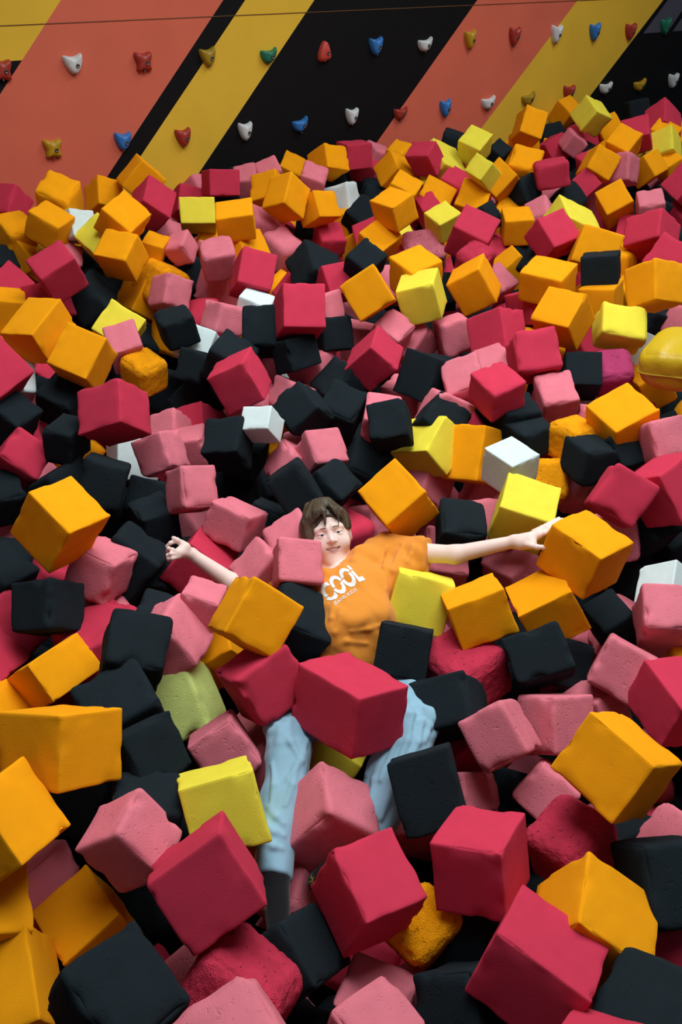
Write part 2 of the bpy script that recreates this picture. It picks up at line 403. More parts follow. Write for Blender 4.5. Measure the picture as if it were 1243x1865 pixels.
('K','r',-0.1332,2.1147,0.725,-0.2665,0.0162,0.9575,0.109,0.1513,0.1522,0.1522,"black foam cube against the boy's ribs, right of the orange elbow cube",'foam cubes heaped in the pit'),
('O','s',1.3151,3.8303,1.1616,-0.3584,-0.6204,0.045,0.6961,0.1671,0.1694,0.1663,'orange foam cube below a crimson one, upper heap, right edge','foam cubes heaped in the pit'),
('R','s',-0.4605,2.5081,0.6611,0.066,0.9324,-0.0793,-0.3464,0.1496,0.1633,0.1629,"crimson foam cube just above the boy's bent forearm",'foam cubes heaped in the pit'),
('R','s',-0.1681,3.5765,1.135,-0.2218,0.6847,-0.5841,-0.3752,0.1703,0.162,0.1811,'crimson foam cube above a black one, upper middle, centre left','foam cubes heaped in the pit'),
('O','s',0.9097,3.68,1.0767,-0.2875,0.8869,-0.3383,0.1274,0.1709,0.1654,0.153,'orange foam cube below another, upper middle, far right','foam cubes heaped in the pit'),
('Y','s',0.3235,3.0562,0.8098,-0.1422,0.9026,-0.3021,0.2716,0.1704,0.1729,0.1379,'yellow foam cube below a black one, above the boy, centre right','foam cubes heaped in the pit'),
('R','s',1.064,2.6158,0.8829,-0.0472,-0.3306,0.8166,0.4707,0.1665,0.1721,0.1655,'crimson foam cube right of another, above the boy, right edge','foam cubes heaped in the pit'),
('P','r',-0.3484,2.5996,0.7627,0.1682,0.9562,-0.1996,-0.1324,0.1435,0.1439,0.118,"pink foam cube above the crimson one by the boy's bent forearm",'foam cubes heaped in the pit'),
('P','r',0.0627,1.0091,0.5737,-0.0664,0.4218,0.9029,-0.0489,0.1292,0.1338,0.136,'pink foam cube below another, at the bottom, centre','foam cubes heaped in the pit'),
('P','r',-0.7009,1.3859,0.5256,-0.473,-0.0975,0.2738,0.8317,0.1433,0.1396,0.1468,'pink foam cube above an orange one, at the bottom, left edge','foam cubes heaped in the pit'),
('R','r',0.5653,3.1128,1.0073,-0.1126,0.8516,-0.5101,-0.043,0.1452,0.1391,0.1184,'chipped crimson foam cube right of a pink one, middle, right','foam cubes heaped in the pit'),
('P','r',0.7821,1.9753,0.6777,0.0083,0.2826,0.8321,0.4772,0.1382,0.1354,0.1425,"pink foam cube left of a crimson one, level with boy's waist, far right",'foam cubes heaped in the pit'),
('K','r',-0.4008,2.9583,0.8679,0.1111,0.0857,0.953,0.2684,0.1339,0.136,0.1394,'black foam cube right of a pink one, above the boy, left','foam cubes heaped in the pit'),
('P','r',-0.1309,2.2596,0.8325,-0.1101,-0.0388,0.9334,0.3394,0.1233,0.1233,0.1274,'pink foam cube covering one cheek of the boy','foam cubes heaped in the pit'),
('R','r',0.7549,3.4337,1.011,0.9121,0.4025,-0.034,0.07,0.1597,0.1577,0.1561,'chipped crimson foam cube right of another, upper middle, right','foam cubes heaped in the pit'),
('K','r',0.3186,1.278,0.4453,0.8358,-0.2461,-0.4854,-0.0724,0.153,0.149,0.1653,'black foam cube right of an orange one, at the bottom, right','foam cubes heaped in the pit'),
('P','r',-0.4965,2.687,0.843,-0.2235,-0.1945,0.8697,0.3947,0.122,0.134,0.1341,'pink foam cube right of a black one, above the boy, left','foam cubes heaped in the pit'),
('Y','r',1.1623,3.7229,1.0184,0.2102,-0.6348,0.6815,0.2972,0.1362,0.1756,0.1399,'chipped yellow foam cube below an orange one, upper middle, far right','foam cubes heaped in the pit'),
('R','s',-1.2177,3.9622,1.1788,0.8545,0.2535,0.0615,-0.4493,0.144,0.166,0.1659,'crimson foam cube above another, upper heap, far left','foam cubes heaped in the pit'),
('K','r',-0.6114,1.5559,0.6259,0.6205,-0.1381,0.6709,-0.3818,0.1475,0.1441,0.1555,"black foam cube above another, level with boy's legs, far left",'foam cubes heaped in the pit'),
('R','s',0.1315,3.4781,0.9814,0.5352,0.3271,-0.2464,-0.7389,0.149,0.1587,0.1366,'crimson foam cube right of a black one, upper middle, centre','foam cubes heaped in the pit'),
('K','r',0.8549,2.8387,0.8718,0.0779,0.8245,-0.5598,-0.028,0.1332,0.1293,0.1207,'black foam cube left of another, above the boy, far right','foam cubes heaped in the pit'),
('Y','s',0.3458,3.895,1.0947,-0.0502,0.9813,-0.1091,0.1502,0.1612,0.1641,0.1608,'yellow foam cube below an orange one, upper heap, centre right','foam cubes heaped in the pit'),
('O','s',0.4959,3.0449,0.7795,0.2759,0.892,-0.3567,0.031,0.1627,0.1867,0.1949,'orange foam cube left of a white one, above the boy, right','foam cubes heaped in the pit'),
('O','s',0.6027,4.1297,1.0693,-0.0546,0.9477,-0.1487,0.2772,0.1629,0.1463,0.1727,'orange foam cube below a crimson one, upper heap, right','foam cubes heaped in the pit'),
('O','s',-1.0047,4.2559,1.1682,-0.299,0.9383,-0.1734,0.0132,0.1585,0.1485,0.1616,'orange foam cube above another, upper heap, far left','foam cubes heaped in the pit'),
('P','r',0.0724,1.1371,0.439,-0.0148,0.1704,0.9779,-0.1202,0.1387,0.1479,0.1475,'pink foam cube above another, at the bottom, centre','foam cubes heaped in the pit'),
('K','r',-0.6676,2.4208,0.7286,-0.3312,0.0443,0.9357,-0.1131,0.1622,0.1608,0.1599,"black foam cube at the fingertips of the boy's bent arm",'foam cubes heaped in the pit'),
('K','r',0.175,2.9852,0.9302,0.9331,0.3368,-0.1257,0.0123,0.1292,0.1361,0.1364,'black foam cube left of a yellow one, middle, centre right','foam cubes heaped in the pit'),
('W','s',0.5633,2.726,0.9058,-0.0579,0.8856,-0.4604,-0.0212,0.1313,0.119,0.1248,"white foam cube half behind the yellow cube by the boy's gripping hand",'foam cubes heaped in the pit'),
('P','r',-0.2118,1.7514,0.474,-0.3811,0.7969,-0.449,-0.1348,0.1543,0.1542,0.1485,"pink foam cube below another, level with boy's legs, centre left",'foam cubes heaped in the pit'),
('K','r',-0.1401,3.1184,0.9218,-0.005,0.4771,0.7697,0.4241,0.1417,0.1362,0.1421,'black foam cube left of another, middle, centre left','foam cubes heaped in the pit'),
('K','r',0.8416,2.2863,0.5944,0.1112,0.5761,0.7953,0.1521,0.1231,0.107,0.1248,"black foam cube right of a pink one, level with boy's waist, far right",'foam cubes heaped in the pit'),
('K','r',-0.7902,2.693,0.8626,0.8343,0.5224,0.1499,-0.0926,0.135,0.1497,0.146,'black foam cube right of an orange one, above the boy, far left','foam cubes heaped in the pit'),
('O','s',0.8918,3.9503,1.1427,-0.1219,0.9428,-0.3101,0.0134,0.1901,0.1537,0.136,'orange foam cube above another, upper heap, far right','foam cubes heaped in the pit'),
('K','r',-0.4458,1.4374,0.7049,0.9891,-0.1031,0.0876,0.0573,0.1443,0.1456,0.1451,"black foam cube above a pink one, level with boy's legs, left",'foam cubes heaped in the pit'),
('K','r',-0.1502,2.6971,0.8358,-0.27,0.3978,0.7155,0.5068,0.1545,0.1154,0.1383,'black foam cube below a pink one, above the boy, centre left','foam cubes heaped in the pit'),
('P','r',-0.665,3.0439,0.7863,0.2352,0.9376,-0.1604,0.1994,0.1285,0.1313,0.1329,'pink foam cube right of a white one, above the boy, left','foam cubes heaped in the pit'),
('P','r',0.189,1.7364,0.3693,-0.3555,-0.5325,0.5859,-0.4966,0.1634,0.1676,0.1555,"pink foam cube below a black one, level with boy's legs, centre right",'foam cubes heaped in the pit'),
('P','r',0.5341,1.6899,0.506,-0.0525,0.3703,0.837,0.3994,0.119,0.1151,0.1285,"pink foam cube right of a black one, level with boy's legs, far right",'foam cubes heaped in the pit'),
('K','r',-0.6334,2.6893,0.7127,-0.038,0.8746,-0.4822,0.0339,0.1345,0.1209,0.1286,"black foam cube below a pink one, level with boy's arms, left",'foam cubes heaped in the pit'),
('R','r',-0.686,2.1101,0.6425,0.0725,0.3846,0.9195,0.0373,0.1838,0.1965,0.182,"chipped crimson foam cube above an orange one, level with boy's waist, far left",'foam cubes heaped in the pit'),
('K','s',0.3431,3.4143,0.9271,0.7877,0.4823,-0.1995,-0.3273,0.1649,0.1717,0.1654,'black foam cube above a pink one, middle, centre right','foam cubes heaped in the pit'),
('O','s',-0.7703,1.2021,0.7103,0.8019,-0.157,0.2515,-0.5186,0.1886,0.1879,0.1775,'orange foam cube above another, at the bottom, left edge','foam cubes heaped in the pit'),
('R','r',-1.1183,2.8804,0.8509,0.5592,-0.0731,0.4311,-0.7043,0.1264,0.1423,0.1363,'chipped crimson foam cube below a black one, above the boy, left edge','foam cubes heaped in the pit'),
('P','r',0.8284,3.2998,0.8869,-0.2081,0.7293,-0.6413,-0.1168,0.1437,0.1291,0.1447,'pink foam cube left of a black one, middle, far right','foam cubes heaped in the pit'),
('K','r',-0.9559,2.9085,0.9122,-0.018,0.9838,-0.167,-0.0627,0.103,0.1297,0.1232,'black foam cube left of a crimson one, above the boy, far left','foam cubes heaped in the pit'),
('R','s',0.6558,3.7201,0.9915,0.245,0.8919,-0.3395,0.171,0.1681,0.1661,0.1667,'crimson foam cube left of another, upper middle, right','foam cubes heaped in the pit'),
('K','r',-0.0411,2.8022,0.7767,-0.3063,0.2831,0.9073,0.0527,0.1285,0.1394,0.139,'black foam cube left of a pink one, above the boy, centre','foam cubes heaped in the pit'),
('R','s',1.5031,4.5471,1.1832,-0.4318,-0.4692,0.0045,0.7703,0.1474,0.184,0.1739,'crimson foam cube right of another, on the far slope, right edge','foam cubes heaped in the pit'),
('R','s',1.0011,4.4478,1.2033,-0.2638,0.8179,-0.4431,-0.2553,0.1591,0.1517,0.1481,'crimson foam cube below a yellow one, on the far slope, far right','foam cubes heaped in the pit'),
('O','s',-0.2817,4.9505,1.2646,-0.4575,-0.4271,-0.0722,0.7766,0.17,0.1486,0.1583,'orange foam cube left of a pink one, on the far slope, centre left','foam cubes heaped in the pit'),
('P','r',0.5718,2.5587,0.6042,-0.1144,0.8958,-0.4117,0.1226,0.1327,0.1347,0.1261,"pink foam cube under the forearm of the boy's straight arm",'foam cubes heaped in the pit'),
('K','r',0.0006,3.2106,0.88,-0.105,0.198,0.9489,0.222,0.1356,0.1421,0.1425,'black foam cube below another, middle, centre','foam cubes heaped in the pit'),
('O','s',0.1128,3.7854,1.1452,0.5158,-0.7087,0.4186,0.2376,0.1623,0.1609,0.1617,'orange foam cube below a black one, upper heap, centre','foam cubes heaped in the pit'),
('R','s',-0.396,4.1153,1.1193,-0.1294,0.6458,-0.6308,-0.4102,0.1686,0.1526,0.1585,'crimson foam cube below an orange one, upper heap, centre left','foam cubes heaped in the pit'),
('O','f',-0.8027,3.5414,0.8948,-0.0944,0.9262,-0.3568,-0.0764,0.1388,0.1248,0.1304,'fuzzy worn orange foam cube below a pink one, upper middle, left','foam cubes heaped in the pit'),
('O','s',-1.3624,4.4181,1.2592,-0.0868,0.9642,-0.1442,-0.2052,0.1542,0.1464,0.1338,'orange foam cube left of a white one, on the far slope, left edge','foam cubes heaped in the pit'),
('P','r',-0.2235,1.9296,0.4425,0.2494,0.3082,-0.4524,0.7988,0.1675,0.1594,0.1728,"pink foam cube below a crimson one, level with boy's legs, centre left",'foam cubes heaped in the pit'),
('K','r',-1.1827,3.0321,0.9303,-0.2606,0.201,0.9422,0.0629,0.1314,0.1364,0.138,'black foam cube above a crimson one, middle, left edge','foam cubes heaped in the pit'),
('O','s',-1.0112,4.3961,1.2915,-0.1994,0.9163,-0.1838,-0.2947,0.1616,0.1728,0.1331,'orange foam cube left of a crimson one, on the far slope, far left','foam cubes heaped in the pit'),
('P','r',-0.0703,2.9267,0.8482,-0.1365,-0.1965,0.9338,0.266,0.1226,0.128,0.123,'pink foam cube above a black one, above the boy, centre','foam cubes heaped in the pit'),
('K','r',-1.0428,3.2208,0.9118,-0.1689,0.9558,-0.2156,-0.1068,0.139,0.1398,0.1436,'black foam cube above another, middle, far left','foam cubes heaped in the pit'),
('O','s',1.3338,3.726,0.7607,-0.1858,0.7437,-0.6196,0.1689,0.1643,0.1325,0.1511,'orange foam cube below a white one, middle, right edge','foam cubes heaped in the pit'),
('R','s',0.6282,4.5179,1.1886,-0.2522,0.937,-0.1914,-0.1479,0.179,0.1667,0.1666,'crimson foam cube above another, on the far slope, right','foam cubes heaped in the pit'),
('P','r',1.0946,2.8278,0.9552,0.1342,0.6971,-0.6435,0.2864,0.1233,0.1109,0.125,'pink foam cube above a crimson one, middle, right edge','foam cubes heaped in the pit'),
('K','s',0.9778,3.5364,0.8823,0.9409,0.3365,-0.0091,-0.0364,0.1379,0.143,0.144,'black foam cube left of a magenta one, upper middle, far right','foam cubes heaped in the pit'),
('O','s',0.2681,4.8187,1.2408,-0.1757,0.885,-0.4268,0.0617,0.1694,0.1381,0.1346,'orange foam cube below a black one, on the far slope, centre right','foam cubes heaped in the pit'),
('P','r',0.1546,2.9922,0.5122,0.46,0.1997,0.7066,0.4992,0.1651,0.153,0.1625,"pink foam cube behind the boy's ear, left of the tilted orange cube",'foam cubes heaped in the pit'),
('K','r',-0.3218,3.6398,1.0328,0.3489,0.9331,-0.0789,0.0363,0.133,0.1527,0.1651,'black foam cube left of a crimson one, upper middle, centre left','foam cubes heaped in the pit'),
('O','s',-0.4953,4.455,1.2756,-0.1637,0.9845,0.0517,0.0372,0.1679,0.1401,0.1291,'orange foam cube below a black one, on the far slope, centre left','foam cubes heaped in the pit'),
('K','r',-0.1833,3.5276,0.9844,0.7901,0.5234,0.1653,0.2729,0.1337,0.1219,0.1333,'black foam cube below a crimson one, upper middle, centre left','foam cubes heaped in the pit'),
('P','r',-0.4039,2.1508,0.7662,0.0704,0.9858,-0.0686,-0.1359,0.1039,0.1124,0.1072,"pink foam cube below the boy's bent forearm, left of the orange elbow cube",'foam cubes heaped in the pit'),
('K','r',-0.6679,3.6358,1.0545,-0.1036,0.829,-0.5495,0.0121,0.1275,0.1286,0.1165,'black foam cube left of a white one, upper middle, left','foam cubes heaped in the pit'),
('K','r',0.0826,3.063,0.7047,-0.2298,0.0681,0.9507,0.1966,0.1465,0.1533,0.1535,'black foam cube above an orange one, above the boy, centre','foam cubes heaped in the pit'),
('K','r',-0.1167,4.3605,1.0593,-0.3385,0.082,0.5196,0.7802,0.1908,0.1536,0.1949,'black foam cube right of another, upper heap, centre','foam cubes heaped in the pit'),
('R','s',-0.9528,4.8054,1.2659,0.4628,0.7853,-0.3805,0.1561,0.1576,0.1589,0.165,'crimson foam cube right of an orange one, on the far slope, left','foam cubes heaped in the pit'),
('P','r',-0.2281,2.3387,0.7433,0.2206,0.4916,0.7912,0.2893,0.1426,0.131,0.1419,"pink foam cube directly left of the one covering the boy's cheek",'foam cubes heaped in the pit'),
('P','r',-0.5708,4.3074,1.1386,-0.1904,0.7675,-0.6003,-0.12,0.1401,0.1432,0.141,'highest pink foam cube above another, upper heap, left','foam cubes heaped in the pit'),
('Y','s',-0.0278,1.8932,0.3944,0.8234,0.4831,0.084,-0.2857,0.1389,0.1358,0.1544,"yellow foam cube between the boy's thighs, under the crimson lap cube",'foam cubes heaped in the pit'),
('K','s',1.1757,4.1727,1.1305,0.7406,0.6446,-0.1753,-0.072,0.1543,0.1336,0.145,'black foam cube below an orange one, upper heap, far right','foam cubes heaped in the pit'),
('K','r',0.4736,1.7686,0.3687,-0.2001,0.8028,-0.3409,0.4464,0.1578,0.1618,0.1677,"black foam cube left of a pink one, level with boy's legs, right",'foam cubes heaped in the pit'),
('P','r',-0.7815,4.1705,1.0183,-0.3637,0.1928,0.2536,0.8753,0.1359,0.1311,0.136,'pink foam cube left of a black one, upper heap, left','foam cubes heaped in the pit'),
('W','s',-0.2798,2.98,0.936,-0.3011,0.9306,-0.1351,0.1585,0.108,0.0884,0.1046,'white foam cube right of a black one, middle, centre left','foam cubes heaped in the pit'),
('O','r',-1.3604,4.6328,1.3159,-0.2385,0.9528,-0.158,-0.1018,0.1564,0.1571,0.1873,'chipped orange foam cube above another, on the far slope, far left','foam cubes heaped in the pit'),
('M','f',1.1205,3.5949,0.871,0.9667,0.2492,-0.0523,-0.0265,0.1342,0.1414,0.1418,'fuzzy magenta foam cube, the only magenta one','foam cubes heaped in the pit'),
('K','r',-1.1636,4.1847,0.9909,0.0492,0.428,0.0012,0.9024,0.1611,0.1611,0.1465,'black foam cube above another, upper heap, far left','foam cubes heaped in the pit'),
('P','r',0.3436,2.544,0.6554,0.9624,0.2619,0.0261,-0.0671,0.1386,0.1487,0.1485,"pink foam cube behind the boy's sleeve and upper arm",'foam cubes heaped in the pit'),
('P','r',0.4877,3.9049,0.918,-0.0851,-0.1092,0.0646,0.9883,0.1206,0.1346,0.1408,'pink foam cube left of a crimson one, upper middle, centre right','foam cubes heaped in the pit'),
('O','s',0.3327,4.0834,1.1305,-0.1098,0.8737,-0.4722,-0.0392,0.1644,0.1661,0.1612,'orange foam cube above a yellow one, upper heap, centre right','foam cubes heaped in the pit'),
('P','r',0.3241,1.7211,0.4717,0.8798,0.3085,0.3286,0.1512,0.1221,0.0968,0.1204,"pink foam cube left of a black one, level with boy's legs, right",'foam cubes heaped in the pit'),
('K','r',-1.0532,2.3382,0.7205,-0.2337,0.217,0.9464,-0.0507,0.1358,0.1408,0.1424,"black foam cube above another, level with boy's arms, left edge",'foam cubes heaped in the pit'),
('O','s',1.1817,4.3503,1.159,-0.0587,0.1483,0.8396,0.5192,0.186,0.1696,0.1693,'orange foam cube above a black one, on the far slope, far right','foam cubes heaped in the pit'),
('Y','s',-0.7393,4.9139,1.1852,-0.0568,0.0407,-0.473,0.8783,0.1731,0.1319,0.1537,'yellow foam cube below a crimson one, on the far slope, left','foam cubes heaped in the pit'),
('O','s',1.5538,5.4288,1.1206,-0.4004,0.7125,-0.5698,-0.085,0.1598,0.1541,0.1611,'orange foam cube above a crimson one, on the far slope, far right','foam cubes heaped in the pit'),
('P','r',0.4771,3.3264,0.9411,0.1718,-0.0594,0.944,0.2752,0.1385,0.1434,0.1435,'pink foam cube left of a crimson one, middle, right','foam cubes heaped in the pit'),
('O','s',-0.3668,2.1573,0.5968,0.8027,-0.5385,-0.238,-0.0951,0.1515,0.1568,0.1525,"orange foam cube left of a crimson one, level with boy's waist, left",'foam cubes heaped in the pit'),
('R','s',-1.242,3.0944,1.0775,0.8808,0.2449,0.3404,-0.2199,0.1747,0.1649,0.1656,'crimson foam cube left of a white one, upper middle, left edge','foam cubes heaped in the pit'),
('K','r',0.6828,3.027,0.8664,-0.027,0.8473,-0.5257,0.0705,0.13,0.1227,0.0997,'black foam cube below another, middle, right','foam cubes heaped in the pit'),
('K','r',-1.1695,2.7693,0.7601,-0.1549,0.4785,0.8606,0.0803,0.1315,0.1163,0.1315,'black foam cube below a crimson one, above the boy, left edge','foam cubes heaped in the pit'),
('O','s',-0.1187,5.0205,1.192,0.8255,0.432,0.2329,0.2787,0.148,0.137,0.1495,'orange foam cube right of another, on the far slope, centre','foam cubes heaped in the pit'),
('P','r',0.8236,1.4971,0.5236,0.4123,0.5072,0.7466,0.1241,0.1375,0.1223,0.1363,"pink foam cube above a black one, level with boy's legs, right edge",'foam cubes heaped in the pit'),
('P','r',0.7135,1.9593,0.5271,0.8017,0.4284,0.2408,0.3402,0.1448,0.1358,0.146,"pink foam cube above an orange one, below another, level with boy's waist, far right",'foam cubes heaped in the pit'),
('O','s',0.9647,5.1827,1.0618,-0.1321,0.9908,-0.0018,0.0294,0.1517,0.1463,0.1461,'orange foam cube below another, on the far slope, right','foam cubes heaped in the pit'),
('P','r',-0.1492,2.5184,0.7201,0.9619,0.0941,-0.216,0.1391,0.1358,0.1478,0.1471,"pink foam cube touching the boy's hair, above the cube on his cheek",'foam cubes heaped in the pit'),
('P','r',-0.8908,3.6373,0.9711,0.9468,0.2637,-0.0502,0.1773,0.1281,0.139,0.1385,'pink foam cube below a yellow one, upper middle, far left','foam cubes heaped in the pit'),
('R','s',0.4973,5.7612,1.3045,-0.2615,0.9062,-0.2924,0.1578,0.1542,0.1187,0.1561,'leftmost crimson foam cube left of a yellow one, near the wall, centre right','foam cubes heaped in the pit'),
('K','r',-0.407,3.1427,0.5887,0.6417,-0.2026,-0.7311,0.1124,0.1813,0.1588,0.1561,'black foam cube right of a pink one, above the boy, centre left','foam cubes heaped in the pit'),
('O','s',-0.9556,4.4379,0.9127,-0.385,0.8234,-0.3617,0.2071,0.1859,0.1829,0.1851,'orange foam cube above a crimson one, upper heap, far left','foam cubes heaped in the pit'),
('O','s',1.2058,6.3871,1.3819,0.227,-0.5575,0.6588,0.4513,0.1751,0.1454,0.1562,'orange foam cube standing on top of the heap, left of the topmost yellow one','foam cubes heaped in the pit'),
('P','r',-0.5095,3.8912,1.0017,0.2247,0.8728,-0.4326,-0.0236,0.1279,0.1259,0.1156,'pink foam cube below another, upper middle, left','foam cubes heaped in the pit'),
('R','r',0.7516,1.2509,0.5002,0.7695,0.2557,0.4946,0.3127,0.1673,0.1459,0.1439,'chipped crimson foam cube above a black one, at the bottom, right edge','foam cubes heaped in the pit'),
('K','r',-0.4403,3.4487,0.981,-0.239,0.1559,0.9496,0.1295,0.1502,0.1508,0.1505,'black foam cube right of a white one, upper middle, left','foam cubes heaped in the pit'),
('R','s',0.3485,1.8836,0.4679,-0.3336,0.1971,0.6977,0.6026,0.1536,0.1508,0.1559,"crimson foam cube left of a pink one, level with boy's legs, right",'foam cubes heaped in the pit'),
('Y','s',1.6793,6.7313,1.3903,0.0081,0.826,-0.4614,-0.3235,0.1583,0.1678,0.1579,'yellow foam cube on top of the heap at the right yellow stripe','foam cubes heaped in the pit'),
('K','r',-0.0478,3.7224,0.9896,0.8065,0.531,0.1869,0.1806,0.139,0.1292,0.1388,'black foam cube left of a pink one, upper middle, centre','foam cubes heaped in the pit'),
('O','f',0.837,2.9922,0.869,0.0012,0.8948,-0.445,-0.0366,0.1274,0.133,0.1212,'fuzzy worn orange foam cube above a black one, middle, far right','foam cubes heaped in the pit'),
('R','s',-0.6684,5.3726,1.2492,-0.1548,-0.13,0.7835,0.5876,0.1669,0.1334,0.1585,'crimson foam cube above a black one, on the far slope, left','foam cubes heaped in the pit'),
('K','r',1.045,2.6716,0.6904,-0.2007,0.4284,0.8725,0.1224,0.1229,0.1361,0.1359,"black foam cube below a crimson one, level with boy's arms, right edge",'foam cubes heaped in the pit'),
('O','s',-1.2567,5.0809,1.2338,-0.3971,0.8239,-0.1243,0.3848,0.1517,0.1566,0.1412,'orange foam cube left of another, on the far slope, far left','foam cubes heaped in the pit'),
('W','s',0.9789,2.2616,0.7359,0.3715,0.231,0.8854,0.157,0.1211,0.121,0.122,'white foam cube at the right edge, behind a pink one','foam cubes heaped in the pit'),
('O','s',-0.0755,5.7905,1.2764,0.2233,0.8656,-0.409,0.1832,0.174,0.1563,0.1402,'orange foam cube left of a crimson one, near the wall, centre','foam cubes heaped in the pit'),
('K','r',0.1079,4.1931,1.1519,-0.1725,0.3005,0.8804,0.3237,0.1237,0.1287,0.1305,'black foam cube above an orange one, upper heap, centre','foam cubes heaped in the pit'),
('R','s',-1.0066,2.0123,0.654,0.9168,-0.0804,0.3571,-0.1594,0.1359,0.1543,0.153,"crimson foam cube below another, level with boy's waist, left edge",'foam cubes heaped in the pit'),
('K','r',0.0072,3.4815,0.8551,0.2141,0.4921,0.7959,0.2803,0.154,0.1494,0.1532,'black foam cube right of a pink one, middle, centre','foam cubes heaped in the pit'),
('K','r',1.0222,2.6784,0.4999,0.585,0.0569,-0.385,0.7115,0.1661,0.1683,0.1672,"black foam cube left of a white one, level with boy's arms, far right",'foam cubes heaped in the pit'),
('Y','s',0.5254,4.8672,1.1637,-0.2373,0.8462,-0.475,-0.0437,0.1337,0.1301,0.1226,'yellow foam cube left of a crimson one, on the far slope, centre right','foam cubes heaped in the pit'),
('K','r',0.6412,2.1338,0.5762,0.834,0.45,0.3178,0.03,0.1423,0.1284,0.1412,"black foam cube right of another, level with boy's waist, far right",'foam cubes heaped in the pit'),
('O','s',1.5657,5.9422,1.228,0.5003,-0.8289,0.1484,0.2016,0.1553,0.1569,0.1599,'orange foam cube left of a pink one, near the wall, far right','foam cubes heaped in the pit'),
('R','r',1.2128,5.6081,1.2538,0.7172,0.6897,-0.0806,0.0582,0.1701,0.1278,0.1513,'chipped crimson foam cube below another, near the wall, far right','foam cubes heaped in the pit'),
('K','r',-0.5983,3.6125,0.7368,0.91,-0.1247,0.3818,-0.1028,0.1593,0.165,0.1611,'black foam cube above a crimson one, middle, left','foam cubes heaped in the pit'),
('Y','s',0.801,5.9202,1.3395,-0.2905,0.91,-0.2883,-0.0671,0.1442,0.1489,0.1505,'yellow foam cube above another, near the wall, right','foam cubes heaped in the pit'),
('O','s',0.1926,4.8219,1.0626,-0.1758,0.3491,0.8802,0.2692,0.1543,0.1579,0.1605,'orange foam cube above a black one, on the far slope, centre right','foam cubes heaped in the pit'),
('O','r',-1.5654,4.5189,1.194,-0.4071,0.1093,-0.1994,0.8846,0.1548,0.1543,0.1332,'chipped orange foam cube left of another, on the far slope, left edge','foam cubes heaped in the pit'),
('Y','s',-0.9509,3.8204,0.9792,-0.406,0.8715,-0.1765,-0.2107,0.1597,0.1524,0.1615,'yellow foam cube above a pink one, upper middle, far left','foam cubes heaped in the pit'),
('P','r',0.2122,3.7851,0.9649,-0.175,0.9257,-0.2782,-0.187,0.1286,0.1369,0.1378,'pink foam cube above a crimson one, upper middle, centre right','foam cubes heaped in the pit'),
('P','r',0.8745,2.9702,0.6842,0.3914,0.8608,-0.3247,-0.0213,0.1518,0.1582,0.1523,'pink foam cube left of a crimson one, above the boy, far right','foam cubes heaped in the pit'),
('O','s',-1.0416,5.0496,1.3364,0.5787,0.7055,-0.1451,0.3826,0.1666,0.156,0.1597,'orange foam cube leaning highest against the wall by the narrow black stripe','foam cubes heaped in the pit'),
('R','r',-1.0266,2.1642,0.6284,-0.4151,0.147,0.8975,0.0231,0.181,0.1727,0.1734,"chipped crimson foam cube left of a black one, level with boy's waist, left edge",'foam cubes heaped in the pit'),
('K','r',0.3649,3.1494,0.8605,-0.2773,0.2057,0.8937,0.2864,0.1384,0.1442,0.1445,'black foam cube above a yellow one, middle, centre right','foam cubes heaped in the pit'),
('P','r',0.3032,3.0389,0.6482,0.4608,0.8266,-0.3228,-0.0128,0.1482,0.169,0.1362,'pink foam cube right of an orange one, above the boy, centre right','foam cubes heaped in the pit'),
('P','r',-0.7811,4.5652,1.1144,-0.1993,0.9524,-0.1204,0.197,0.1065,0.1127,0.109,'pink foam cube below a yellow one, upper heap, left','foam cubes heaped in the pit'),
('K','r',-0.0952,1.1249,0.3454,-0.0879,0.2553,0.9032,-0.3337,0.1116,0.1289,0.13,'black foam cube right of a crimson one, at the bottom, centre left','foam cubes heaped in the pit'),
('P','r',-0.597,4.4913,0.9341,-0.1494,0.4416,0.877,-0.1163,0.1712,0.1524,0.1605,'pink foam cube left of a white one, upper heap, left','foam cubes heaped in the pit'),
('O','s',1.1824,4.1143,0.9941,0.0102,0.9654,-0.2479,0.0797,0.1576,0.17,0.1731,'orange foam cube above a yellow one, upper heap, far right','foam cubes heaped in the pit'),
('K','r',-0.5825,3.5401,0.9207,0.2299,0.9458,-0.2203,-0.0636,0.1198,0.1243,0.1207,'black foam cube below a white one, upper middle, left','foam cubes heaped in the pit'),
('P','r',-0.309,1.188,0.485,-0.191,0.4038,0.8702,0.2079,0.1448,0.15,0.1586,'pink foam cube left of a crimson one, at the bottom, left','foam cubes heaped in the pit'),
('R','s',-1.7112,4.8998,1.2384,0.522,-0.3071,-0.2453,-0.757,0.1522,0.1605,0.1596,'crimson foam cube above an orange one, on the far slope, left edge','foam cubes heaped in the pit'),
('O','s',0.3217,5.8676,1.2082,0.6054,0.5271,-0.085,-0.5903,0.1559,0.1536,0.1484,'orange foam cube above another, near the wall, centre right','foam cubes heaped in the pit'),
('R','r',-0.0645,5.0494,1.013,-0.091,0.7885,-0.5787,-0.1875,0.1496,0.1311,0.1389,'chipped crimson foam cube above a black one, on the far slope, centre','foam cubes heaped in the pit'),
('R','s',-0.0208,4.2291,1.0451,-0.0813,-0.232,0.8798,0.4068,0.1476,0.1443,0.1347,'crimson foam cube left of an orange one, upper heap, centre','foam cubes heaped in the pit'),
('R','s',-0.3576,5.302,1.0225,0.719,0.5054,0.0292,-0.4763,0.1344,0.138,0.1476,'crimson foam cube below an orange one, on the far slope, centre left','foam cubes heaped in the pit'),
('Y','s',0.8109,5.5363,1.2721,-0.4165,0.7852,-0.4483,0.0945,0.1332,0.1142,0.1352,'yellow foam cube left of an orange one, near the wall, right','foam cubes heaped in the pit'),
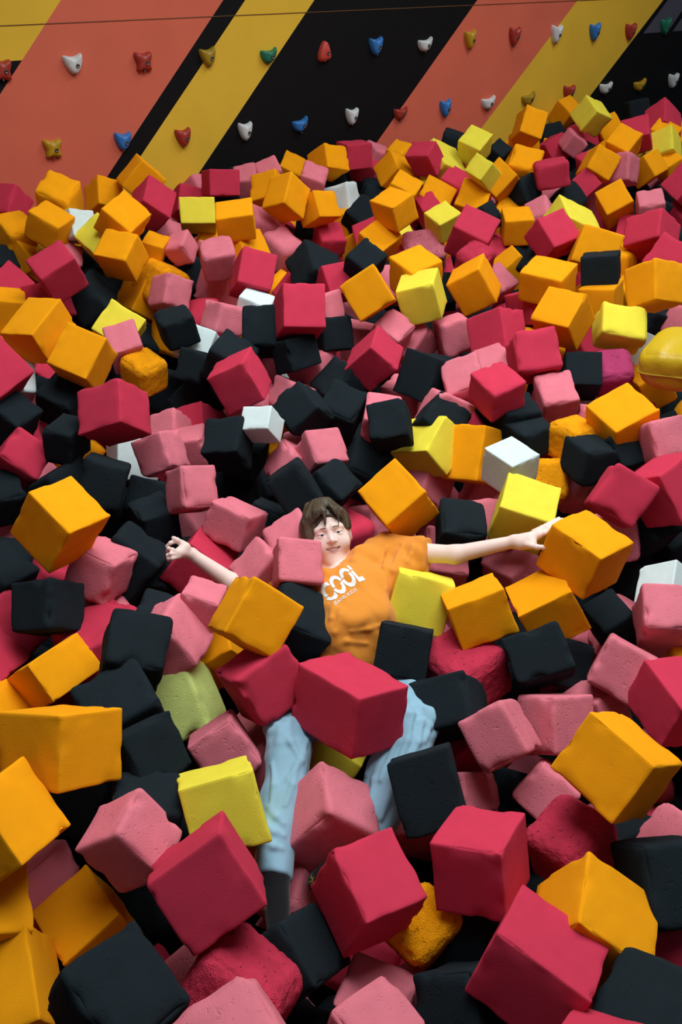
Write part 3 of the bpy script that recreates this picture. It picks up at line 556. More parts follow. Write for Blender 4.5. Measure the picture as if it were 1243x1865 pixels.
('K','r',0.6444,3.1282,0.8841,0.9928,0.0499,0.0207,0.1067,0.1308,0.1361,0.1369,'black foam cube below a crimson one, middle, right','foam cubes heaped in the pit'),
('O','s',0.7676,5.5793,1.0948,-0.0549,0.1944,0.8917,0.4051,0.171,0.1714,0.1723,'orange foam cube right of a crimson one, on the far slope, right','foam cubes heaped in the pit'),
('O','s',1.7469,6.1108,1.3128,-0.3653,0.8664,-0.3387,-0.0329,0.1515,0.153,0.1541,'orange foam cube right of another, near the wall, far right','foam cubes heaped in the pit'),
('P','r',-0.6695,3.3178,0.743,0.431,0.8684,-0.1884,0.1569,0.1139,0.1265,0.12,'pink foam cube left of a crimson one, middle, left','foam cubes heaped in the pit'),
('O','s',-1.4687,3.9611,1.0085,0.9815,0.0214,0.1092,0.1557,0.141,0.157,0.1556,'orange foam cube left of another, upper heap, left edge','foam cubes heaped in the pit'),
('Y','s',1.1312,4.6164,1.2129,-0.2474,0.0908,0.5752,0.7744,0.2059,0.1311,0.1857,'yellow foam cube above a crimson one, on the far slope, far right','foam cubes heaped in the pit'),
('P','r',-0.5764,3.1929,0.7372,0.7116,0.6956,-0.0669,0.0731,0.118,0.1109,0.1214,'pink foam cube below a crimson one, above the boy, left','foam cubes heaped in the pit'),
('P','f',0.4362,4.8887,1.0036,0.9247,0.3671,-0.0844,0.0552,0.1821,0.1737,0.1748,'fuzzy worn pink foam cube above an orange one, on the far slope, centre right','foam cubes heaped in the pit'),
('P','r',1.7203,5.9795,1.1958,-0.3572,-0.201,0.7691,0.4904,0.1575,0.159,0.1564,'pink foam cube right of an orange one, near the wall, far right','foam cubes heaped in the pit'),
('O','r',1.0814,5.773,1.2556,0.9363,0.3225,0.0584,-0.1262,0.1661,0.1589,0.1592,'chipped orange foam cube below another, near the wall, right','foam cubes heaped in the pit'),
('W','s',1.3315,3.8911,0.8306,0.5577,0.208,0.3687,0.714,0.1554,0.1516,0.1458,'white foam cube above an orange one, upper middle, right edge','foam cubes heaped in the pit'),
('O','f',0.7311,2.8991,0.7504,-0.4453,0.8902,-0.0407,0.087,0.1318,0.132,0.139,'fuzzy worn orange foam cube above a yellow one, above the boy, far right','foam cubes heaped in the pit'),
('W','s',-0.8313,3.2711,0.6407,0.8312,-0.2218,-0.1055,-0.4988,0.1654,0.1575,0.1596,'white foam cube left of a pink one, above the boy, far left','foam cubes heaped in the pit'),
('R','s',1.5433,4.3614,1.1036,0.0119,0.396,0.8067,0.4386,0.1639,0.1634,0.1606,'crimson foam cube below another, upper heap, right edge','foam cubes heaped in the pit'),
('R','s',0.0807,6.0153,1.2802,0.0167,0.8397,-0.5424,0.0185,0.1589,0.1617,0.1397,'crimson foam cube right of an orange one, near the wall, centre','foam cubes heaped in the pit'),
('Y','s',2.1059,6.4387,1.2417,0.8711,0.3657,-0.3043,-0.1219,0.1772,0.1704,0.1697,'yellow foam cube below an orange one, near the wall, right edge','foam cubes heaped in the pit'),
('K','r',-0.6639,2.8593,0.6958,0.0963,0.1996,0.8796,0.421,0.1412,0.1253,0.1404,'black foam cube below a white one, above the boy, left','foam cubes heaped in the pit'),
('O','s',1.9421,6.1781,1.1633,-0.2098,0.8524,-0.3179,-0.3583,0.1436,0.1612,0.1513,'orange foam cube left of another, near the wall, right edge','foam cubes heaped in the pit'),
('K','r',-0.7681,3.8213,0.6852,0.1633,-0.0594,-0.5724,0.8014,0.1672,0.1679,0.1678,'black foam cube left of another, middle, left','foam cubes heaped in the pit'),
('P','r',-0.1683,2.9719,0.7636,0.2275,0.4829,0.7546,0.3817,0.1397,0.1275,0.1395,'pink foam cube above a black one, above the boy, centre left','foam cubes heaped in the pit'),
('O','s',-0.9481,1.8398,0.622,-0.3634,0.0888,0.9181,-0.131,0.1298,0.1505,0.1488,"orange foam cube left of another, level with boy's waist, left edge",'foam cubes heaped in the pit'),
('K','r',-0.8501,2.9212,0.5997,0.9842,-0.0182,0.1682,-0.0517,0.1614,0.1662,0.168,"black foam cube below another, level with boy's arms, far left",'foam cubes heaped in the pit'),
('P','r',-0.1048,3.6379,0.8552,-0.291,0.508,0.4858,0.6491,0.1575,0.1546,0.1594,'pink foam cube left of a black one, upper middle, centre','foam cubes heaped in the pit'),
('R','s',1.478,5.8888,1.1247,-0.4892,0.7732,-0.3496,-0.2015,0.1324,0.1345,0.1452,'crimson foam cube below an orange one, on the far slope, far right','foam cubes heaped in the pit'),
('O','s',0.9189,5.597,1.2129,0.5161,-0.7488,0.4085,0.0775,0.1466,0.163,0.1588,'orange foam cube right of a yellow one, near the wall, right','foam cubes heaped in the pit'),
('K','r',0.7273,1.5853,0.4097,-0.4708,0.5894,-0.2179,0.6193,0.1718,0.1456,0.1606,"black foam cube left of a pink one, level with boy's legs, far right",'foam cubes heaped in the pit'),
('P','r',0.3066,3.9058,0.8807,0.3286,0.203,0.3071,0.8698,0.1538,0.1548,0.1585,'pink foam cube below a black one, upper middle, centre right','foam cubes heaped in the pit'),
('K','r',-0.9665,2.814,0.7563,-0.4465,0.2454,0.8506,0.1301,0.1494,0.1549,0.1548,'black foam cube left of another, above the boy, far left','foam cubes heaped in the pit'),
('R','f',0.6312,4.3695,1.0971,-0.0763,0.3644,0.9082,0.1913,0.1329,0.1354,0.137,'fuzzy worn crimson foam cube above an orange one, upper heap, right','foam cubes heaped in the pit'),
('K','r',0.9791,2.8945,0.8609,-0.306,0.4427,0.8189,0.1996,0.1128,0.1263,0.1258,'black foam cube right of another, above the boy, far right','foam cubes heaped in the pit'),
('R','s',2.1776,6.7482,1.3426,0.4537,0.7736,-0.4194,0.1407,0.1574,0.1863,0.2039,'crimson foam cube above an orange one, near the wall, right edge','foam cubes heaped in the pit'),
('K','r',-0.6844,1.564,0.4504,-0.0657,-0.0991,0.0554,0.9914,0.1659,0.1645,0.1538,"black foam cube right of a pink one, level with boy's legs, far left",'foam cubes heaped in the pit'),
('R','s',0.4604,0.8855,0.7073,0.0133,0.2259,0.9104,-0.3464,0.133,0.1417,0.1403,'crimson foam cube poking in at the very bottom edge, right side','foam cubes heaped in the pit'),
('Y','s',-1.1341,4.4669,1.1681,-0.3544,0.8469,-0.3957,-0.0233,0.1632,0.1586,0.1633,'yellow foam cube below a white one, on the far slope, far left','foam cubes heaped in the pit'),
('R','s',-0.5897,3.4266,0.6846,0.9046,0.3544,-0.2326,-0.0438,0.1755,0.164,0.1715,'crimson foam cube below a black one, middle, left','foam cubes heaped in the pit'),
('K','r',0.1171,5.3425,1.0678,0.7867,0.4652,-0.1074,0.3913,0.1482,0.1521,0.1623,'black foam cube above a crimson one, on the far slope, centre','foam cubes heaped in the pit'),
('K','r',1.0607,5.6473,1.1463,0.7762,0.5072,0.1108,0.3577,0.1393,0.1286,0.1389,'black foam cube right of an orange one, on the far slope, right','foam cubes heaped in the pit'),
('P','r',0.5715,3.0938,0.5598,0.9711,-0.0422,0.2301,-0.0469,0.1775,0.1645,0.1659,'pink foam cube below an orange one, above the boy, right','foam cubes heaped in the pit'),
('R','s',-1.5212,4.1414,1.0403,-0.3281,0.127,0.9149,0.198,0.1464,0.1588,0.1591,'crimson foam cube below a black one, upper heap, left edge','foam cubes heaped in the pit'),
('O','s',-0.3922,5.3295,1.2089,0.6893,0.1177,-0.4088,0.5864,0.1556,0.1529,0.1593,'orange foam cube above a black one, on the far slope, centre left','foam cubes heaped in the pit'),
('K','r',1.1854,2.7608,0.553,-0.281,0.4468,0.6691,-0.5232,0.1563,0.1658,0.1567,"black foam cube right of another, level with boy's arms, right edge",'foam cubes heaped in the pit'),
('K','r',-0.6052,2.4963,0.5966,0.0148,0.824,-0.5086,-0.249,0.1158,0.1429,0.1319,"black foam cube left of a crimson one, level with boy's arms, left",'foam cubes heaped in the pit'),
('P','r',0.6299,3.5685,0.8981,0.969,0.1692,-0.1798,0.0103,0.1263,0.1373,0.1367,'pink foam cube below a crimson one, upper middle, right','foam cubes heaped in the pit'),
('K','r',-0.5214,2.129,0.6934,-0.1622,0.0183,0.9796,-0.1174,0.1573,0.1572,0.1564,"black foam cube above pink, left of pink, level with boy's arms, left",'foam cubes heaped in the pit'),
('P','r',-0.1632,5.5468,1.2165,-0.1276,0.0729,0.9708,0.1895,0.1331,0.1423,0.1416,'pink foam cube left of an orange one, near the wall, centre','foam cubes heaped in the pit'),
('P','r',1.7236,5.3166,1.127,0.9778,0.1785,-0.1005,-0.0448,0.1304,0.1376,0.1372,'pink foam cube above a crimson one, on the far slope, right edge','foam cubes heaped in the pit'),
('O','s',1.6375,7.3482,1.3186,-0.1711,0.8825,-0.3566,-0.2544,0.1378,0.1476,0.1628,'orange foam cube left of a yellow one, near the wall, far right','foam cubes heaped in the pit'),
('R','s',1.9189,6.4359,1.3185,0.9291,0.3038,-0.1843,-0.1024,0.1658,0.16,0.1602,'crimson foam cube right of an orange one, near the wall, right edge','foam cubes heaped in the pit'),
('Y','s',0.5971,5.8911,1.2286,-0.259,-0.2366,0.9079,0.2297,0.208,0.209,0.1908,'yellow foam cube right of a crimson one, near the wall, centre right','foam cubes heaped in the pit'),
('P','r',-0.5769,2.9328,0.5445,0.1642,0.9553,-0.1132,0.2183,0.1727,0.1666,0.1605,"pink foam cube below another, level with boy's arms, left",'foam cubes heaped in the pit'),
('O','s',0.9149,4.8743,0.9188,0.2009,0.6122,0.7037,0.2993,0.1582,0.1372,0.1569,'orange foam cube below a black one, upper heap, right','foam cubes heaped in the pit'),
('O','s',-0.9112,4.5303,1.1082,-0.1513,0.0408,0.9848,0.0754,0.1038,0.1331,0.1326,'orange foam cube left of a pink one, on the far slope, left','foam cubes heaped in the pit'),
('K','r',-0.3625,3.0862,0.7653,-0.0269,0.98,-0.1464,-0.1318,0.1358,0.1315,0.1253,'black foam cube below a white one, above the boy, centre left','foam cubes heaped in the pit'),
('W','r',0.0103,5.6884,1.0783,0.5879,-0.7714,0.0294,-0.2418,0.1532,0.1721,0.1599,'chipped white foam cube right of an orange one, on the far slope, centre','foam cubes heaped in the pit'),
('P','r',0.2664,3.5597,0.7611,0.0028,0.8333,0.5526,-0.0128,0.1636,0.1545,0.1548,'pink foam cube above a yellow one, middle, centre right','foam cubes heaped in the pit'),
('K','r',1.4536,4.1904,0.8742,0.5278,-0.2454,-0.5083,0.6347,0.1558,0.1435,0.1648,'black foam cube left of a pink one, upper middle, right edge','foam cubes heaped in the pit'),
('O','s',0.5401,5.6101,1.0881,-0.1732,0.1373,0.9412,0.2556,0.1804,0.1771,0.1769,'orange foam cube below a yellow one, on the far slope, centre right','foam cubes heaped in the pit'),
('O','f',-0.8687,4.4183,0.9851,0.6256,-0.6436,-0.0579,0.4372,0.1631,0.1712,0.1801,'fuzzy worn orange foam cube above a pink one, upper heap, left','foam cubes heaped in the pit'),
('K','r',-0.3444,5.3318,0.8217,0.1978,0.7109,-0.6683,0.0945,0.1633,0.1656,0.1546,'black foam cube left of another, upper heap, centre left','foam cubes heaped in the pit'),
('P','r',0.9093,2.5914,0.715,0.8299,0.5218,-0.1959,-0.0254,0.1324,0.1411,0.1421,"pink foam cube right of an orange one, level with boy's arms, far right",'foam cubes heaped in the pit'),
('W','s',-0.5993,3.7042,0.9408,0.8749,0.4451,0.0396,-0.1864,0.1416,0.1424,0.1418,'white foam cube right of a black one, upper middle, left','foam cubes heaped in the pit'),
('K','r',-0.2725,2.8055,0.6359,-0.1925,0.1364,0.9539,-0.1853,0.1121,0.1311,0.1308,"black foam cube right of a pink one, level with boy's arms, centre left",'foam cubes heaped in the pit'),
('P','r',0.4977,2.6787,0.6979,0.6614,0.2525,0.6428,0.2927,0.1552,0.1473,0.1617,"pink foam cube left of a yellow one, level with boy's arms, right",'foam cubes heaped in the pit'),
('P','r',1.5696,6.6947,1.2276,-0.2585,0.1347,0.6096,0.7372,0.1226,0.1173,0.1244,'pink foam cube right of a crimson one, near the wall, far right','foam cubes heaped in the pit'),
('W','s',-0.3801,3.9622,1.0122,-0.1459,0.082,0.9856,0.0248,0.1311,0.1314,0.1308,'white foam cube below a crimson one, upper heap, centre left','foam cubes heaped in the pit'),
('P','r',0.7394,4.4486,0.9592,0.913,0.1122,0.2732,-0.2816,0.1355,0.145,0.1444,'pink foam cube right of an orange one, upper heap, right','foam cubes heaped in the pit'),
('P','r',-0.0837,4.0578,0.9822,0.7316,0.457,0.3242,0.3883,0.1384,0.1258,0.1375,'pink foam cube below a crimson one, upper heap, centre','foam cubes heaped in the pit'),
('R','s',0.8762,4.0697,0.9992,0.0638,0.8438,-0.5038,0.1734,0.1697,0.1883,0.1404,'crimson foam cube below an orange one, upper heap, right','foam cubes heaped in the pit'),
('O','s',0.3437,5.4356,1.1759,-0.1611,0.9549,-0.1563,-0.1943,0.1489,0.1589,0.1584,'orange foam cube left of a pink one, on the far slope, centre right','foam cubes heaped in the pit'),
('R','s',1.4674,6.7928,1.1583,-0.1746,-0.2687,0.1268,0.9387,0.1571,0.1664,0.1616,'crimson foam cube left of a pink one, near the wall, far right','foam cubes heaped in the pit'),
('R','s',-0.8704,5.4109,1.1276,0.2847,0.7983,-0.5157,0.1257,0.1488,0.141,0.1522,'crimson foam cube below a pink one, on the far slope, left','foam cubes heaped in the pit'),
('P','r',1.5841,4.0862,0.8977,0.2799,0.4605,0.7056,0.4603,0.141,0.1304,0.1407,'pink foam cube right of a black one, upper middle, right edge','foam cubes heaped in the pit'),
('P','r',0.0959,3.9045,0.8855,0.9854,-0.0928,0.034,-0.1384,0.1603,0.1606,0.1466,'pink foam cube above a crimson one, upper middle, centre','foam cubes heaped in the pit'),
('R','s',0.6675,5.7219,1.1404,-0.1521,0.2139,0.9481,0.1797,0.1578,0.1642,0.1636,'crimson foam cube below a yellow one, near the wall, centre right','foam cubes heaped in the pit'),
('R','s',-1.3114,4.0676,1.0193,0.6119,-0.0761,-0.2021,-0.7609,0.1542,0.1595,0.1351,'crimson foam cube below another, upper heap, left edge','foam cubes heaped in the pit'),
('P','r',-0.5441,5.5752,1.2117,0.9685,0.2271,-0.0598,0.0825,0.1191,0.1341,0.1334,'pink foam cube right of a crimson one, near the wall, centre left','foam cubes heaped in the pit'),
('O','s',-1.558,4.515,1.0993,0.9608,0.058,-0.261,-0.0738,0.1628,0.148,0.1518,'orange foam cube below another, upper heap, left edge','foam cubes heaped in the pit'),
('R','s',2.0193,5.6645,1.1634,0.8597,0.2531,-0.4308,0.106,0.1592,0.1596,0.16,'crimson foam cube below an orange one, on the far slope, right edge','foam cubes heaped in the pit'),
('P','r',0.5001,1.951,0.2778,-0.1543,0.3257,0.849,-0.3864,0.1523,0.144,0.1801,"pink foam cube above a black one, level with boy's legs, right",'foam cubes heaped in the pit'),
('O','s',-0.3169,5.9983,1.1806,-0.2347,0.9478,-0.0739,-0.2027,0.132,0.1551,0.1548,'orange foam cube above another, near the wall, centre left','foam cubes heaped in the pit'),
('O','s',-0.4718,4.4948,1.0961,0.8171,0.3415,0.2817,0.3692,0.1763,0.183,0.1747,'orange foam cube above crimson, left of black, on the far slope, centre left','foam cubes heaped in the pit'),
('P','r',0.3917,3.1996,0.8771,0.3982,0.4834,0.7174,0.3051,0.1407,0.1313,0.1397,'pink foam cube below another, middle, centre right','foam cubes heaped in the pit'),
('R','s',0.5018,5.4936,1.0699,-0.2268,0.7911,-0.5628,-0.0767,0.1327,0.1084,0.1371,'crimson foam cube left of a yellow one, on the far slope, centre right','foam cubes heaped in the pit'),
('W','s',-1.2714,4.5365,1.2267,-0.3037,-0.2713,0.802,0.437,0.1272,0.127,0.1275,'white foam cube right of an orange one, on the far slope, far left','foam cubes heaped in the pit'),
('P','r',0.9359,2.3631,0.4783,0.5556,-0.6522,-0.3879,-0.34,0.1662,0.1737,0.1582,"pink foam cube below a black one, left of another, level with boy's waist, far right",'foam cubes heaped in the pit'),
('P','r',-0.194,3.4609,0.8239,0.2606,0.3791,0.7834,0.418,0.1349,0.1178,0.1339,'pink foam cube above a black one, middle, centre left','foam cubes heaped in the pit'),
('P','r',0.1499,3.1476,0.8724,-0.049,0.0298,0.9812,0.1844,0.1238,0.1354,0.1348,'pink foam cube left of a black one, middle, centre','foam cubes heaped in the pit'),
('K','r',2.2022,7.4719,1.3089,-0.379,0.5201,0.6022,0.4725,0.1509,0.1444,0.1622,'black foam cube above a crimson one, near the wall, right edge','foam cubes heaped in the pit'),
('R','s',0.143,6.2999,1.1462,0.0192,-0.5579,0.7956,0.2353,0.1521,0.1675,0.1618,'crimson foam cube above a black one, near the wall, centre','foam cubes heaped in the pit'),
('P','r',1.1376,5.4032,1.0637,0.9308,0.2506,-0.2661,-0.0078,0.1276,0.1394,0.1392,None,None),
('K','r',0.9744,6.1325,1.2594,-0.2239,0.2961,0.8969,0.2403,0.103,0.1183,0.1191,None,None),
('K','r',0.2236,1.8273,0.0482,-0.4232,0.4813,0.5203,0.5644,0.1648,0.164,0.1628,None,None),
('P','r',1.3484,6.0324,1.0154,0.6064,0.3465,0.2898,0.6544,0.1669,0.1629,0.1781,None,None),
('R','s',1.1338,4.0823,0.8076,0.5358,0.0082,-0.7795,0.3243,0.1538,0.1567,0.166,None,None),
('K','r',0.1635,6.3386,1.028,-0.2407,0.9333,0.0118,0.2662,0.1497,0.1592,0.1812,None,None),
('K','r',-0.3143,3.2873,0.4967,0.209,-0.3443,0.3106,0.861,0.1577,0.1717,0.1621,None,None),
('P','r',-0.1323,2.356,0.423,0.5299,-0.3119,0.6427,0.4569,0.173,0.1703,0.163,None,None),
('P','r',-1.2139,2.8487,0.5899,0.1395,-0.1419,0.8359,0.5116,0.1706,0.1608,0.1688,None,None),
('P','r',0.0494,3.1503,0.5178,-0.1367,0.3945,0.1358,0.8985,0.1688,0.1659,0.1581,None,None),
('O','s',2.1285,6.3135,1.1433,0.9535,0.1344,-0.1914,0.19,0.1211,0.1297,0.1382,None,None),
('K','r',-0.3805,2.2237,0.4226,0.1413,0.6223,-0.206,0.7418,0.1666,0.1574,0.1731,None,None),
('K','r',-0.8044,4.7431,0.934,0.6606,0.2631,-0.5458,0.4432,0.1559,0.161,0.1723,None,None),
('R','s',0.6048,4.958,0.8515,-0.122,0.265,0.9288,0.2288,0.1298,0.1533,0.1549,None,None),
('W','s',-1.2494,3.2604,0.9868,0.9025,0.3602,0.1842,0.1475,0.1564,0.1512,0.1516,None,None),
('K','r',-1.187,4.4747,0.9487,0.5083,0.0232,-0.1797,-0.8419,0.1713,0.168,0.1628,None,None),
('R','s',-0.9705,4.6142,0.5798,0.7516,0.2372,-0.1986,-0.5825,0.1619,0.152,0.1637,None,None),
('K','r',0.475,2.7478,0.5304,0.8796,0.2893,0.3644,0.0993,0.1706,0.1685,0.1674,None,None),
('P','r',-0.4093,5.6608,1.228,0.9431,0.2517,-0.1542,0.1533,0.1284,0.1398,0.1394,None,None),
('R','s',1.6484,5.3509,0.9628,0.0649,0.1533,0.9333,0.3182,0.148,0.1621,0.1618,None,None),
('P','r',0.8505,2.4853,0.355,-0.017,-0.5048,0.8042,0.3134,0.1475,0.1602,0.162,None,None),
('K','r',-1.6174,4.3816,1.0912,0.8726,0.2771,0.2419,0.3214,0.1148,0.1175,0.1254,None,None),
('O','s',1.894,7.0696,1.239,0.1937,-0.02,0.9192,-0.3423,0.1554,0.154,0.1646,None,None),
('K','r',1.5297,7.2565,1.1637,0.0884,0.5723,0.2743,0.7677,0.1626,0.1537,0.1591,None,None),
('P','r',0.3838,3.1181,0.4783,0.0525,-0.4436,0.7662,-0.462,0.147,0.1611,0.1789,None,None),
('P','r',-0.3379,3.7458,0.8809,0.2325,0.4467,0.8174,0.2798,0.155,0.1473,0.1644,None,None),
('K','r',0.7086,6.2163,1.2914,0.7028,0.6943,0.0195,-0.1535,0.1513,0.1572,0.1525,None,None),
('O','s',0.953,5.5822,1.0092,-0.2166,0.1228,0.9442,0.2159,0.1433,0.1607,0.1599,None,None),
('K','r',-0.7477,4.8392,0.7906,-0.1342,-0.5726,-0.1617,0.7924,0.1786,0.1646,0.1612,None,None),
('P','r',1.6399,6.1608,0.9802,0.0943,0.753,0.0166,-0.651,0.1654,0.1559,0.1717,None,None),
('P','r',0.222,6.3591,1.1805,-0.2216,0.2254,-0.084,0.945,0.1578,0.1639,0.1664,None,None),
('P','r',0.205,1.8225,0.2314,0.6533,0.7462,-0.0722,0.1053,0.1567,0.1627,0.168,None,None),
('K','r',-1.2533,4.6903,0.9834,0.2849,0.7031,-0.0574,0.649,0.1701,0.1672,0.1635,None,None),
('P','r',-0.9552,4.5608,0.7296,0.7288,-0.4073,0.215,-0.5068,0.1603,0.168,0.1678,None,None),
('R','s',-1.274,3.7129,0.8022,0.1124,0.7259,0.5999,0.3171,0.1648,0.1612,0.1631,None,None),
('P','r',-1.175,3.0986,0.606,0.5685,0.0437,-0.7853,-0.2413,0.1684,0.1581,0.1694,None,None),
('R','f',1.6888,5.4131,0.8083,0.2256,0.7692,-0.3087,-0.5119,0.1581,0.1617,0.1603,None,None),
('K','r',0.7866,5.2475,1.0744,-0.4315,0.2401,0.8607,0.124,0.1383,0.1468,0.1458,None,None),
('K','r',0.0521,3.4663,0.6478,0.7958,-0.5194,0.2361,0.2031,0.1617,0.1553,0.1791,None,None),
('P','r',0.6072,5.0585,0.6861,-0.4313,0.5233,0.7195,0.1495,0.1665,0.1603,0.1621,None,None),
('O','r',0.375,6.288,1.2236,-0.2238,0.9363,-0.2703,-0.0165,0.1135,0.1223,0.1271,None,None),
('R','s',2.0475,5.7491,0.9882,0.0412,-0.3649,0.8305,0.4188,0.1614,0.1588,0.1646,None,None),
('P','r',-1.3329,4.4503,1.0922,0.9109,0.1596,0.3656,0.1056,0.1231,0.1348,0.1356,None,None),
('K','r',0.98,5.6443,0.8625,-0.2501,0.1524,0.8011,-0.522,0.1574,0.1738,0.1653,None,None),
('P','r',-0.3554,3.4952,0.7578,-0.1918,0.8033,0.0507,-0.5616,0.1666,0.1628,0.1607,None,None),
('R','s',1.7163,7.0235,1.2096,-0.0257,0.6471,0.4041,0.646,0.1617,0.1457,0.163,None,None),
('P','r',-0.7207,2.2693,0.6252,0.9615,0.0166,0.0651,0.2666,0.1201,0.1332,0.1341,None,None),
('P','r',0.2481,4.3626,0.994,0.9656,-0.247,0.0059,0.0809,0.1525,0.1443,0.1537,None,None),
('O','s',-0.2118,5.3946,0.9567,0.6663,-0.3437,-0.6429,0.1567,0.1634,0.1663,0.1641,None,None),
('K','r',-1.2202,4.3042,0.8785,-0.2137,0.61,0.2282,0.7281,0.164,0.1664,0.1585,None,None),
('K','r',-0.1431,5.2222,1.068,0.0655,-0.0104,-0.614,0.7865,0.179,0.1545,0.1537,None,None),
('K','r',-0.5512,2.7696,0.4595,0.2833,0.4917,0.7546,-0.3295,0.1619,0.1708,0.1759,None,None),
('K','r',-0.0412,6.0356,1.1215,0.0084,0.611,-0.0929,0.7861,0.1664,0.1623,0.1664,None,None),
('R','s',0.1783,5.1087,1.0064,0.1281,-0.1621,0.4381,0.8749,0.1624,0.1648,0.1528,None,None),
('O','s',0.1013,5.2378,0.9323,-0.0452,-0.3537,-0.6252,0.6942,0.1671,0.1607,0.167,None,None),
('R','s',1.6201,5.7085,0.954,0.3295,0.5711,0.5219,0.5412,0.1506,0.1332,0.1545,None,None),
('K','r',0.983,4.5255,1.0358,0.3327,0.527,0.717,0.3122,0.15,0.1469,0.1492,None,None),
('P','r',-1.0026,5.4417,1.0364,-0.3176,0.9226,-0.0545,-0.212,0.1145,0.1085,0.1142,None,None),
('K','r',1.8994,6.2588,1.0103,0.5637,-0.7334,-0.1926,-0.3275,0.1609,0.158,0.1653,None,None),
('O','s',2.1379,6.6015,1.2712,-0.1218,0.2649,0.9332,0.2102,0.1634,0.1612,0.1604,None,None),
('P','r',-0.8279,5.6532,1.129,0.6735,-0.5219,0.5186,0.0715,0.1543,0.1666,0.1596,None,None),
('O','s',-0.6775,5.0094,1.0257,-0.4695,0.6798,0.5532,0.1071,0.1696,0.1655,0.1651,None,None),
('R','s',-0.9747,4.4745,0.8372,-0.3657,0.0544,0.8769,0.3072,0.16,0.1681,0.1588,None,None),
('K','s',0.9168,3.0971,0.5206,0.0002,0.077,0.0034,0.997,0.1741,0.1704,0.1658,None,None),
('K','r',1.6239,6.8217,1.1347,0.8049,-0.0694,-0.5558,-0.1961,0.1637,0.1516,0.1652,None,None),
('W','s',1.0561,3.6991,0.7186,-0.4168,-0.2334,0.873,-0.0988,0.1555,0.1579,0.166,None,None),
('P','r',1.0893,2.4364,0.3395,0.8503,0.5112,-0.0081,0.125,0.1585,0.1651,0.1647,None,None),
('K','r',-0.3109,2.6741,0.4713,-0.1606,0.9571,0.1711,0.1699,0.1648,0.1612,0.1652,None,None),
('K','r',-0.9488,3.9148,0.6885,0.5364,-0.5496,0.0215,-0.6401,0.1557,0.1701,0.1592,None,None),
('O','s',0.0303,5.4745,0.9775,-0.2929,-0.6044,-0.2551,0.6955,0.176,0.1635,0.1708,None,None),
('K','r',-1.2928,3.53,0.7995,-0.3869,0.6392,0.3206,-0.5821,0.1587,0.1556,0.157,None,None),
('O','r',1.2039,6.4959,1.2473,0.6598,0.3832,0.4739,-0.4395,0.1608,0.1503,0.1489,None,None),
('R','s',-0.1972,4.4617,0.9111,0.0654,0.4007,0.8243,0.3945,0.1693,0.1579,0.1691,None,None),
('K','r',2.1367,6.1881,0.9797,0.2663,0.6809,0.2645,-0.6289,0.156,0.1756,0.1619,None,None),
('K','r',0.4935,3.2826,0.508,-0.3521,-0.3728,-0.324,0.795,0.1672,0.1608,0.1647,None,None),
('P','r',-0.1086,3.13,0.7284,0.9907,-0.0479,-0.1194,0.0433,0.1674,0.167,0.166,None,None),
('K','r',-0.8848,4.647,1.0151,0.8324,-0.3407,-0.4342,-0.0495,0.1599,0.1587,0.1554,None,None),
('K','r',-0.5181,5.8537,1.0011,0.9458,-0.2897,0.043,-0.1401,0.1677,0.1625,0.1768,None,None),
('R','s',0.2515,4.9377,0.9775,0.4529,0.5253,0.7122,-0.1083,0.1591,0.1655,0.1603,None,None),
('R','s',1.6168,6.223,1.1621,-0.1966,0.7877,-0.5808,0.0593,0.1667,0.164,0.1665,None,None),
('K','r',-0.6785,5.528,1.1416,0.6768,0.142,-0.7222,-0.013,0.1514,0.1609,0.1665,None,None),
('P','r',-1.1537,3.3251,0.7837,0.4296,-0.0922,-0.2709,0.8564,0.1506,0.1722,0.1508,None,None),
('P','r',2.0464,6.4176,1.0109,0.3694,0.7939,-0.2831,0.3914,0.157,0.1698,0.1571,None,None),
('K','r',0.4162,3.6818,0.8072,0.355,0.9263,0.0467,-0.1174,0.1484,0.1531,0.1551,None,None),
('K','r',1.121,5.7853,0.7902,-0.3002,-0.0549,0.0226,0.952,0.1528,0.1647,0.1632,None,None),
('Y','s',-1.4543,4.5883,1.0458,0.5007,0.3178,-0.3954,-0.7013,0.1673,0.1481,0.1466,None,None),
('R','r',-1.2192,3.1124,0.808,0.8709,0.2734,0.3173,0.2572,0.1371,0.1353,0.1422,None,None),
('P','r',-0.7905,4.992,0.6248,0.8021,-0.5595,-0.1358,-0.1587,0.1596,0.1594,0.161,None,None),
('K','r',-0.9165,4.7886,0.4152,0.933,-0.1889,-0.0216,0.3057,0.1595,0.1779,0.1692,None,None),
('K','r',1.7888,5.526,1.0638,0.7346,0.6291,0.1937,-0.1648,0.147,0.1525,0.1482,None,None),
('P','r',0.249,2.3424,0.4996,-0.3499,0.3293,0.8769,0.0105,0.1032,0.1278,0.1263,None,None),
('P','r',1.1671,2.9975,0.7498,0.7701,0.5588,-0.0378,0.3053,0.156,0.1522,0.1542,None,None),
('R','s',1.6919,6.9515,1.0292,0.6384,0.2856,0.0684,-0.7115,0.181,0.1668,0.1723,None,None),
('O','s',0.5874,5.1301,0.9625,0.2912,0.7818,-0.0615,0.548,0.1673,0.1525,0.1628,None,None),
('Y','s',0.3155,5.3022,0.9246,0.0836,-0.576,-0.4306,0.6898,0.167,0.1666,0.1593,None,None),
('K','r',0.4216,4.36,0.7468,0.4631,0.4251,0.7231,-0.2862,0.172,0.169,0.162,None,None),
('K','r',0.4606,4.1817,0.7319,0.694,-0.1728,0.6576,0.2368,0.1665,0.1661,0.1593,None,None),
('W','s',-0.1854,3.9461,0.6838,-0.0481,0.2556,0.9548,-0.1442,0.1619,0.1704,0.1533,None,None),
('K','r',-0.5817,5.7576,1.1377,0.567,0.7753,0.2615,0.0954,0.1583,0.1645,0.1813,None,None),
